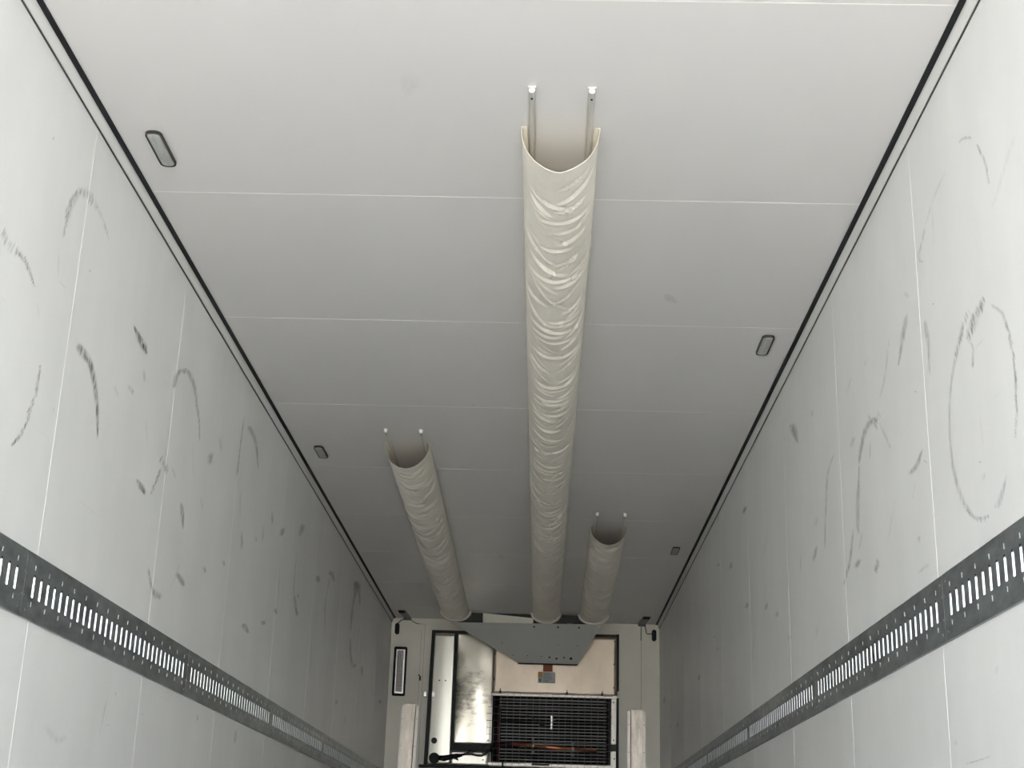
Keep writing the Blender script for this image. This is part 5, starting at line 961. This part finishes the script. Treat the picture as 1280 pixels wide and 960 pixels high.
    for sx in (-1, 1):
        x0 = cx + sx*rx
        dr = lambda y: drift*(y-y0)/(ye-y0)
        w = .0105
        def rl(mb):
            m = M['alu']
            prof = [(-w, -.0005), (w, -.0005), (w, -.004), (w*.55, -.005), (w*.55, -.0165), (w*.35, -.019), (-w*.35, -.019), (-w*.55, -.0165), (-w*.55, -.005), (-w, -.004)]
            mb.prism([(x0+px, ry, H+pz) for px, pz in prof], (drift*.97, ye-.1-ry, 0), m)
        r = part('mounting_rail', t, rl)
        def endp(mb):
            # bright cut end: a flange line and an open ring below it
            mb.box(x0-w-.001, x0+w+.001, ry-.0035, ry+.001, H-.0035, H-.0006, M['alu_end'])
            pts = [(x0+.0078*math.cos(an), ry-.001, H-.0125+.0078*math.sin(an)) for an in [math.radians(-200 + 300*i/14) if sx < 0 else math.radians(80 + 300*i/14) for i in range(15)]]
            mb.tube(pts, .0019, M['alu_end'], 6)
        part('rail_end', r, endp, 'bright cut end of the rail')
        part('screw', r, lambda mb: disc(mb, (x0, ry+.035, H-.0185), (0, 0, -1), .0035, .0025, M['dscrew'], 8))
duct('long cream fabric air duct hanging in the middle of the ceiling, mouth nearest the camera', .185, .117, .150, 3.775, 12.47, .004, 3.56, .087, 1.7, 1.0)
duct('cream fabric air duct on the left, medium length, mouth beside the small left lamp', -.585, .119, .140, 7.20, 12.47, -.030, 6.975, .092, 4.3, 1.0)
duct('shortest cream fabric air duct on the right, with its dark mouth farthest back', .580, .119, .130, 9.0, 12.47, .030, 8.69, .088, 7.9, 1.0)

# ---------------------------------------------------------------- plenum and deflector in front of the duct outlets
t = thing('air_deflector', (0, 12.6, 2.4), 'grey sheet metal air deflector tapering downwards over the evaporator, below the duct ends', 'air deflector')
def pl(mb):
    mb.box(-.60, .63, 12.54, 12.84, 2.575, 2.6485, M['plenum'], .004)  # dark colour stands for the shade inside the outlet openings
part('plenum_box', t, pl, 'air outlet box under the ceiling, coloured dark for the shade of its openings')
def flap(mb):
    pts = [(-.376, 12.528, 2.545), (.075, 12.528, 2.545), (.075, 12.528, 2.612), (-.376, 12.528, 2.647)]
    mb.prism(pts, (0, .010, 0), M['bulk'])
part('baffle_panel', t, flap, 'pale baffle panel with sloping top edge')
part('clip', t, lambda mb: mb.box(.375, .425, 12.515, 12.535, 2.55, 2.575, M['greyb'], .003), 'small grey clip')

TLp, TRp = Vector((-.664, 12.5, 2.552)), Vector((.684, 12.5, 2.566))
def on_defl(x, z):
    """point of the leaning sheet at x, height z"""
    k = (2.559 - z)/(2.559 - 2.252)
    return Vector((x, 12.5 + .31*k, z))
BLp, BRp = on_defl(-.058, 2.253), on_defl(.486, 2.252)
FL, FR = on_defl(-.116, 2.285), on_defl(.505, 2.285)
def dfl(mb):
    out = [TLp, TRp, FR, BRp + Vector((-.006, 0, .001)), BLp, FL]
    mb.prism(out, (0, .004, .002), M['defl'])
part('deflector_sheet', t, dfl)
def flange(mb):
    mb.prism([TLp + Vector((.02, .006, -.004)), BLp + Vector((.0, .006, .004)), BLp + Vector((.0, .05, .012)), TLp + Vector((.02, .06, .012))], (.004, 0, .002), M['defl'])
    mb.prism([BLp + Vector((0, .006, -.001)), BRp + Vector((0, .006, -.001)), BRp + Vector((0, .05, .002)), BLp + Vector((0, .05, .002))], (0, 0, .003), M['defl'])
    mb.prism([TRp + Vector((-.01, .006, -.004)), BRp + Vector((.0, .006, .004)), BRp + Vector((.0, .05, .012)), TRp + Vector((-.01, .06, .012))], (-.004, 0, .002), M['defl'])
part('folded_flange', t, flange)
part('underside_shade', t, lambda mb: mb.box(BLp.x, BRp.x-.004, BLp.y-.006, BLp.y+.006, BLp.z-.010, BLp.z, M['gasket'], .002), 'dark strip painted in for the shaded lower edge')  # added dark strip, paints the shade under the sheet's lower edge
nrm = Vector((0, -.307, -.31)).normalized()
for x, z, rr in ((.083, 2.536, .0085), (.297, 2.537, .0085), (.482, 2.537, .0085), (.227, 2.302, .009), (.358, 2.303, .008), (.29, 2.294, .010), (.420, 2.297, .013), (-.10, 2.312, .005), (.03, 2.31, .005), (.155, 2.308, .005), (-.20, 2.405, .005), (.30, 2.40, .004), (.47, 2.40, .004)):
    p = on_defl(x, z)
    part('screw' if z > 2.5 else 'bolt_hole', t, lambda mb: disc(mb, p - nrm*.001, nrm, rr, .003, M['dscrew'], 10))
for x in (-.64, .66):
    part('hanger', t, lambda mb: mb.box(x-.012, x+.012, 12.503, 12.507, 2.54, 2.649, M['defl'], .001))

# ---------------------------------------------------------------- evaporator unit in the back wall
U = thing('evaporator_unit', (0, YB, 1.95), 'aluminium-faced refrigeration evaporator unit with dark coil behind a wire guard, set in the back wall', 'refrigeration unit')
YF = 12.885
def gask(mb):
    G = M['gasket']
    mb.prism([(-.853, 12.888, 2.540), (-.822, 12.888, 2.540), (-.838, 12.888, 1.345), (-.873, 12.888, 1.345)], (0, .0465, 0), G)
    mb.box(-.853, .858, 12.889, YB-.001, 2.513, 2.541, G, .002)
    mb.box(.838, .860, 12.888, YB-.001, .75, 2.545, G, .002)
    mb.box(-.915, .86, 12.886, YB-.001, 1.322, 1.347, G, .002)
part('gasket_frame', U, gask, 'dark grey rubber gasket around the unit')
part('gasket_divider', U, lambda mb: (mb.box(-.640, -.612, 12.880, YB-.001, 1.49, 2.52, M['gasket'], .002), mb.box(-.640, -.275, 12.881, YB-.001, 1.475, 1.535, M['gasket'], .002)), 'dark gasket strip dividing the covers')
def sheet(mb, x0, x1, z0, z1, m, fn, nx=24, nz=40, yb=YB-.002, xl=None):
    k = mb.mi(m)
    vs = []
    for j in range(nz+1):
        v = j/nz
        z = z0 + (z1-z0)*v
        xa = xl(z) if xl else x0
        vs.append([mb.bm.verts.new((xa + (x1-xa)*i/nx, fn(i/nx, v), z)) for i in range(nx+1)])
    for j in range(nz):
        for i in range(nx):
            ff = mb.bm.faces.new([vs[j][i], vs[j][i+1], vs[j+1][i+1], vs[j+1][i]])
            ff.material_index = k; ff.smooth = True
    # returns to the wall all round
    per = [vs[0][i] for i in range(nx+1)] + [vs[j][nx] for j in range(1, nz+1)] + [vs[nz][i] for i in range(nx-1, -1, -1)] + [vs[j][0] for j in range(nz-1, 0, -1)]
    bk = [mb.bm.verts.new((p.co.x, yb, p.co.z)) for p in per]
    for i in range(len(per)):
        j = (i+1) % len(per)
        ff = mb.bm.faces.new([per[j], per[i], bk[i], bk[j]])
        ff.material_index = k
part('side_cover', U, lambda mb: sheet(mb, -.826, -.641, 1.35, 2.511, M['sheetL'],
     lambda u, v: YF + .010*(1-u)*0 - .006*math.sin(PI*u) - .010*u*u*v + .003*math.cos(1.1*PI*v), xl=lambda z: -.838 + .016*(z-1.35)/1.16), 'brushed aluminium side cover')
part('base_cover', U, lambda mb: sheet(mb, -.640, -.290, 1.35, 1.474, M['sheetL'], lambda u, v: YF + .002*math.sin(3*u), 12, 6))
def bulge(u, v):
    base = 12.868 - .020*math.sin(PI*u)**.8*math.sin(PI*min(1, v*1.02))
    return base + .0045*noise.noise(Vector((u*3, v*5, 1.3))) - .008*u*math.sin(PI*v)
part('middle_cover', U, lambda mb: sheet(mb, -.611, -.279, 1.536, 2.512, M['smear'], bulge, 36, 70), 'shiny smeared aluminium cover')
part('upper_cover', U, lambda mb: sheet(mb, -.278, .836, 1.985, 2.512, M['sheet'], lambda u, v: 12.872 + .004*math.sin(2.6*PI*u+.4)*math.sin(PI*v) - .003*math.sin(PI*v), 40, 20), 'dull beige aluminium upper cover')
part('side_strip', U, lambda mb: mb.box(.789, .837, 12.871, YB-.002, 1.565, 1.984, M['edge'], .003))
part('side_strip', U, lambda mb: mb.box(.786, .835, 12.871, YB-.002, .80, 1.505, M['edge'], .003))
part('gasket_divider', U, lambda mb: mb.box(.770, .837, 12.884, YB-.002, 1.506, 1.564, M['gasket'], .002))
def coilback(mb):
    mb.box(-.272, .785, 12.915, YB-.001, 1.375, 1.983, M['coil'])
    mb.box(-.275, -.268, 12.872, 12.916, 1.375, 1.983, M['coil'])
    mb.box(.768, .785, 12.874, 12.916, 1.375, 1.983, M['gasket'])
CO = part('coil', U, coilback, 'dark coil recess')
random.seed(4)
for k in range(21):
    z = 1.968 - .0277*k
    xa = -.215 if k < 5 else -.195
    if z < 1.56:
        xa = -.02 if z > 1.5 else -.22
    part('coil_tube', CO, lambda mb: mb.box(xa, .752, 12.903, 12.916, z-.0036, z+.0036, M['slat'], .002))
part('header_pipe', CO, lambda mb: mb.tube([(-.215, 12.902, 1.86), (-.215, 12.902, 1.40)], .012, M['rust'], 10), 'dark red-brown header pipe')
part('copper_pipe', U, lambda mb: (mb.tube([(-.09, 12.893, 1.545), (.66, 12.893, 1.502)], .016, M['copper'], 14), mb.tube([(-.25, 12.897, 1.525), (-.085, 12.893, 1.543)], .011, M['rust'], 10)), 'bare copper suction pipe')
for x, z in ((.095, 1.534), (.453, 1.514)):
    part('pipe_clamp', U, lambda mb: (mb.tube([(x-.009, 12.893, z+.0005), (x+.009, 12.893, z-.0005)], .019, M['whitep'], 14), mb.box(x-.010, x+.010, 12.888, 12.914, z+.03, z+.07, M['greyb'], .003), mb.box(x-.012, x+.012, 12.892, 12.914, z-.06, z-.035, M['greyb'], .003)), 'pale clamp on the copper pipe')
def valve(mb):
    for za, zb in ((1.808, 1.776), (1.772, 1.742), (1.738, 1.708), (1.704, 1.680)):
        mb.box(.249, .269, 12.875, 12.898, zb, za, M['whitep'], .004)
    mb.box(.254, .264, 12.882, 12.914, 1.682, 1.806, M['brass'], .002)
    mb.tube([(.265, 12.887, 1.768), (.292, 12.887, 1.768)], .009, M['brass'], 6)
part('expansion_valve', U, valve, 'white stacked valve with brass nut')
part('junction_box', U, lambda mb: (mb.box(.145, .195, 12.89, 12.914, 1.70, 1.75, M['blackp'], .004), mb.tube([(.04, 12.897, 1.80), (.09, 12.89, 1.775), (.12, 12.89, 1.75), (.15, 12.893, 1.735)], .006, M['cable'], 6)), 'small black junction box and lead')
# wire guard: a folded bright rim and welded wires
def rim(mb):
    mb.box(-.322, .840, 12.862, 12.873, 1.962, 1.992, M['edge'], .003)
    mb.box(-.300, -.274, 12.862, 12.873, 1.545, 1.962, M['edge'], .003)
    mb.box(-.30, .79, 12.862, 12.873, 1.352, 1.386, M['edge'], .003)
GU = part('wire_guard', U, rim, 'bright rim of the wire guard')
def wires(mb):
    for i in range(19):
        x = -.318 + i*.0582
        mb.tube([(x, 12.860, 1.985), (x, 12.860, 1.36)], .0017, M['wire'], 5)
    for j in range(11):
        z = 1.985 - j*.0605
        mb.tube([(-.325, 12.857, z), (.800, 12.857, z)], .0022 if j not in (3, 4) else .003, M['wire'], 5)
part('guard_wires', GU, wires)
for x in (-.21, .392, .708):
    part('guard_clip', GU, lambda mb: (mb.box(x-.009, x+.009, 12.853, 12.865, 1.985, 2.012, M['dscrew'], .003), disc(mb, (x, 12.866, 2.022), (0, -1, 0), .006, .01, M['dscrew'], 8)), 'dark clip holding the guard')
part('guard_clip', GU, lambda mb: mb.box(-.176, -.160, 12.850, 12.866, 1.335, 1.385, M['dscrew'], .003))
part('guard_clip', GU, lambda mb: mb.box(.09, .245, 12.856, 12.866, 1.363, 1.378, M['gasket'], .002))
# printed plates
def lab(mb):
    mb.box(.172, .258, 12.8645, 12.868, 2.188, 2.275, M['redlab'])
part('warning_sticker', U, lab, 'brick red sticker below the deflector')
def lab2(mb):
    mb.box(.128, .284, 12.862, 12.8655, 2.085, 2.184, M['greylab'])
    mb.box(.128, .164, 12.8612, 12.8622, 2.135, 2.184, M['orange'])
    mb.box(.136, .158, 12.8608, 12.8618, 2.095, 2.125, M['labtext'])
    random.seed(3)
    for r_ in range(7):
        z = 2.172 - .0125*r_
        mb.box(.176, .176 + random.uniform(.05, .098), 12.8612, 12.8622, z-.0022, z+.0022, M['labtext'])
part('data_plate', U, lab2, 'grey data plate with an orange square')
# fixing screws of the covers
for x, z, y in ((-.269, 2.335, 12.869), (-.269, 2.11, 12.869), (.818, 2.475, 12.869), (.815, 2.27, 12.869), (.812, 2.06, 12.869), (.812, 1.93, 12.869), (.812, 1.60, 12.869), (-.595, 2.46, 12.872), (-.59, 2.16, 12.872), (-.602, 1.70, 12.872), (-.30, 1.96, 12.868), (-.30, 1.85, 12.868), (-.305, 1.57, 12.868), (-.35, 1.46, 12.882), (-.345, 1.40, 12.882), (-.765, 2.085, 12.872), (-.708, 2.085, 12.872), (.82, 1.44, 12.869)):
    part('screw', U, lambda mb: disc(mb, (x, y+.008, z), (0, -1, 0), .0068, .012, M['dscrew'], 8))
# paired pale catches on the gasket
for xa, xb in ((-.902, -.872), (-.828, -.800), (.842, .868)):
    za, zb = (1.935, 1.985) if xa < 0 else (1.972, 2.03)
    part('catch', U, lambda mb: mb.box(xa, xb, 12.868, YB-.002, za, zb, M['whitep'] if xa < .5 else M['bulk'], .004), 'small pale catch')
part('plug', U, lambda mb: (disc(mb, (-.787, 12.887, 1.555), (0, -1, 0), .027, .014, M['blackp'], 20), disc(mb, (-.787, 12.874, 1.555), (0, -1, 0), .019, .006, M['blackp'], 20)), 'round black plug in the side cover')

# ---------------------------------------------------------------- black connector and its lead below the side cover
t = part('cable_connector', U, lambda mb: (disc(mb, (-.778, 12.882, 1.402), (0, -1, 0), .047, .035, M['blackp'], 24), disc(mb, (-.772, 12.848, 1.405), (0, -1, 0), .036, .012, M['blackp'], 24)), 'round black connector cap')
def lead(mb):
    mb.tube([(-.735, 12.862, 1.405), (-.69, 12.858, 1.402), (-.64, 12.86, 1.415), (-.58, 12.862, 1.428), (-.53, 12.862, 1.435)], [.022, .026, .022, .02, .012], M['blackp'], 10)
    mb.tube([(-.62, 12.858, 1.415), (-.575, 12.855, 1.40), (-.565, 12.855, 1.39)], [.010, .008, .006], M['blackp'], 8)
part('boot', t, lead)
def lead2(mb):
    pts = [(-.55, 12.862, 1.434), (-.50, 12.860, 1.446), (-.45, 12.860, 1.447), (-.40, 12.860, 1.437), (-.36, 12.860, 1.436), (-.325, 12.860, 1.450), (-.295, 12.858, 1.482), (-.275, 12.858, 1.52), (-.262, 12.885, 1.545)]
    mb.tube(pts, .0105, M['cable'], 10)
part('lead', t, lead2)
def tie(mb):
    c0 = Vector((-.455, 12.858, 1.468))
    mb.tube([c0 + Vector((.026*math.cos(an), 0, .020*math.sin(an))) for an in [math.radians(-30 + 15*i) for i in range(17)]], .0035, M['cable'], 6)
    mb.box(-.492, -.474, 12.85, 12.868, 1.455, 1.482, M['cable'], .004)
part('tie', t, tie)

# ---------------------------------------------------------------- grille left of the unit
t = thing('wall_grille', (-1.132, YB, 2.16), 'tall narrow perforated grille in a black frame on the left of the back wall', 'grille')
def gpt(u, v):                      # u -1..1 across, v 0..1 up; the frame leans a touch
    cxx = -1.134 + .0045*(v-.5)
    return cxx + u*.0585, 1.942 + v*.441
def gfr(mb):
    cxx = -1.134
    o = rounded(cxx, 2.163, .0595, .221, .014); i_ = rounded(cxx+.002, 2.163, .040, .198, .004)
    ring(mb, [(p[0], YB-.001, p[1]) for p in o], [(p[0], YB-.001, p[1]) for p in i_], (0, -.022, 0), M['blackp'])
part('grille_frame', t, gfr, 'black frame')
def gp(mb):
    o = rounded(-1.132, 2.163, .0395, .1975, .003); i_ = rounded(-1.135, 2.166, .030, .187, .003)
    ring(mb, [(p[0], YB-.008, p[1]) for p in o], [(p[0], YB-.008, p[1]) for p in i_], (0, -.006, 0), M['whitep'])
    mb.box(-1.166, -1.104, YB-.009, YB-.001, 1.978, 2.354, M['perf'])
    for r_ in range(30):
        for q in range(5):
            x = -1.157 + q*.0112; z = 1.987 + r_*.0123
            mb.box(x-.0036, x+.0036, YB-.0102, YB-.0085, z-.0036, z+.0036, M['rust'])
part('perforated_panel', t, gp, 'beige panel of small holes')

# ---------------------------------------------------------------- corner brackets with wires, oval sensors, hook
for sgn, cx, lab_, wl in ((-1, -1.086, 'left', [(-1.10, 12.86, 2.632), (-1.125, 12.90, 2.632), (-1.150, 12.92, 2.622), (-1.168, 12.925, 2.605), (-1.172, 12.918, 2.592)]),
                          (1, 1.068, 'right', [(1.09, 12.88, 2.632), (1.105, 12.91, 2.605), (1.108, 12.925, 2.575), (1.118, 12.925, 2.56), (1.15, 12.92, 2.563), (1.165, 12.918, 2.560)])):
    t = thing('cable_bracket', (cx, 12.7, H), 'small dark grey bracket with a thin wire in the far %s ceiling corner' % lab_, 'bracket', 'brackets in the far ceiling corners')
    def br(mb):
        x0, x1 = cx-.034, cx+.036
        sh = -.018*sgn
        mb.prism([(x0+sh*-1, 12.50, H-.0008), (x1+sh*-1, 12.50, H-.0008), (x1, 12.90, H-.0008), (x0, 12.90, H-.0008)], (0, 0, -.004), M['greyb'])
        mb.prism([(x0, 12.90, H-.0008), (x1, 12.90, H-.0008), (x1, 12.915, H-.022), (x0, 12.915, H-.022)], (0, .004, 0), M['greyb'])
    part('bracket_plate', t, br)
    part('bracket_cover', t, lambda mb: mb.box(cx-.030-sgn*-.016, cx+.030-sgn*-.016, 12.50, 12.56, H-.020, H-.004, M['blackp'], .006), 'black cap')
    part('wire', t, lambda mb: mb.tube(wl, .0042, M['cable'], 6))
    if sgn < 0:
        part('wire', t, lambda mb: mb.tube([(-1.06, 12.90, 2.632), (-1.03, 12.928, 2.616), (-1.0, 12.93, 2.602), (-.975, 12.93, 2.60)], .003, M['cable'], 6))
    else:
        part('wire', t, lambda mb: mb.tube([(1.062, 12.915, 2.63), (1.062, 12.929, 2.60), (1.061, 12.929, 2.50)], .0035, M['cable'], 6))
    ox = -1.178 if sgn < 0 else 1.181
    t = thing('oval_sensor', (ox, YB, 2.55), 'black upright oval sensor in the top %s corner of the back wall' % lab_, 'sensor', 'oval sensors in the back wall corners')
    def ov(mb):
        pts = rounded(ox, 2.549, .0205, .052, .020, 7)
        mb.prism([(p[0], YB-.001, p[1]) for p in pts], (0, -.018, 0), M['blackp'])
    part('sensor_body', t, ov)
    def ov2(mb):
        pts = rounded(ox, 2.549, .0145, .045, .014, 7)
        mb.prism([(p[0], YB-.019, p[1]) for p in pts], (0, -.005, 0), M['blackp'])
    part('sensor_face', t, ov2)
t = thing('wall_hook', (-.946, YB, 2.11), 'tiny dark bent hook on the panel joint beside the grille', 'hook')
part('hook_plate', t, lambda mb: mb.box(-.953, -.938, YB-.006, YB-.001, 2.085, 2.125, M['dscrew'], .002))
part('hook_arm', t, lambda mb: mb.tube([(-.945, YB-.006, 2.12), (-.952, YB-.02, 2.128), (-.958, YB-.03, 2.135)], .0055, M['dscrew'], 6))

# ---------------------------------------------------------------- upright protection channels on the back wall
for x0, x1, zt, lb in ((-1.096, -.940, 1.874, 'worn upright aluminium protection channel left of the evaporator, under the grille'), (.938, 1.103, 1.876, 'worn upright aluminium protection channel right of the evaporator')):
    t = thing('protection_channel', ((x0+x1)/2, YB, 0), lb, 'protection channel', 'upright channels on the back wall')
    lean = -.012 if x0 < 0 else 0.0
    def chan(mb):
        z0 = .02
        def strip(xa, xb, ya, yb):
            mb.prism([(xa, ya, zt), (xb, yb, zt), (xb + lean*4, yb, z0), (xa + lean*4, ya, z0)], (0, .004, 0), M['chan'])
        w = x1 - x0
        a, b_ = x0 + w*.20, x1 - w*.19
        strip(a, b_, YB-.05, YB-.05)
        strip(a-.002, a+.010, YB-.006, YB-.05)
        strip(b_-.010, b_+.002, YB-.05, YB-.006)
        mb.prism([(a, YB-.05, zt), (b_, YB-.05, zt), (b_, YB-.002, zt+.004), (a, YB-.002, zt+.004)], (0, 0, -.004), M['chan'])
    part('channel_web', t, chan)
    for s in (0, 1):
        w = x1 - x0
        xa, xb = (x0, x0 + w*.19) if s == 0 else (x1 - w*.18, x1)
        fl_ = part('flange', t, lambda mb: mb.prism([(xa, YB-.007, zt-.012), (xb, YB-.007, zt-.012), (xb+lean*4, YB-.007, .02), (xa+lean*4, YB-.007, .02)], (0, .006, 0), M['edge']))
        for k in range(5):
            zr = zt - .13 - .24*k
            part('rivet', fl_, lambda mb: disc(mb, ((xa+xb)/2 + lean*4*(zt-zr)/zt, YB-.0068, zr), (0, -1, 0), .0045, .003, M['dscrew'], 8))
        part('groove', t, lambda mb: mb.prism([((xb if s == 0 else xa)-.003, YB-.0078, zt-.004), ((xb if s == 0 else xa)+.003, YB-.0078, zt-.004), ((xb if s == 0 else xa)+.003+lean*4, YB-.0078, .02), ((xb if s == 0 else xa)-.003+lean*4, YB-.0078, .02)], (0, .001, 0), M['rust']))
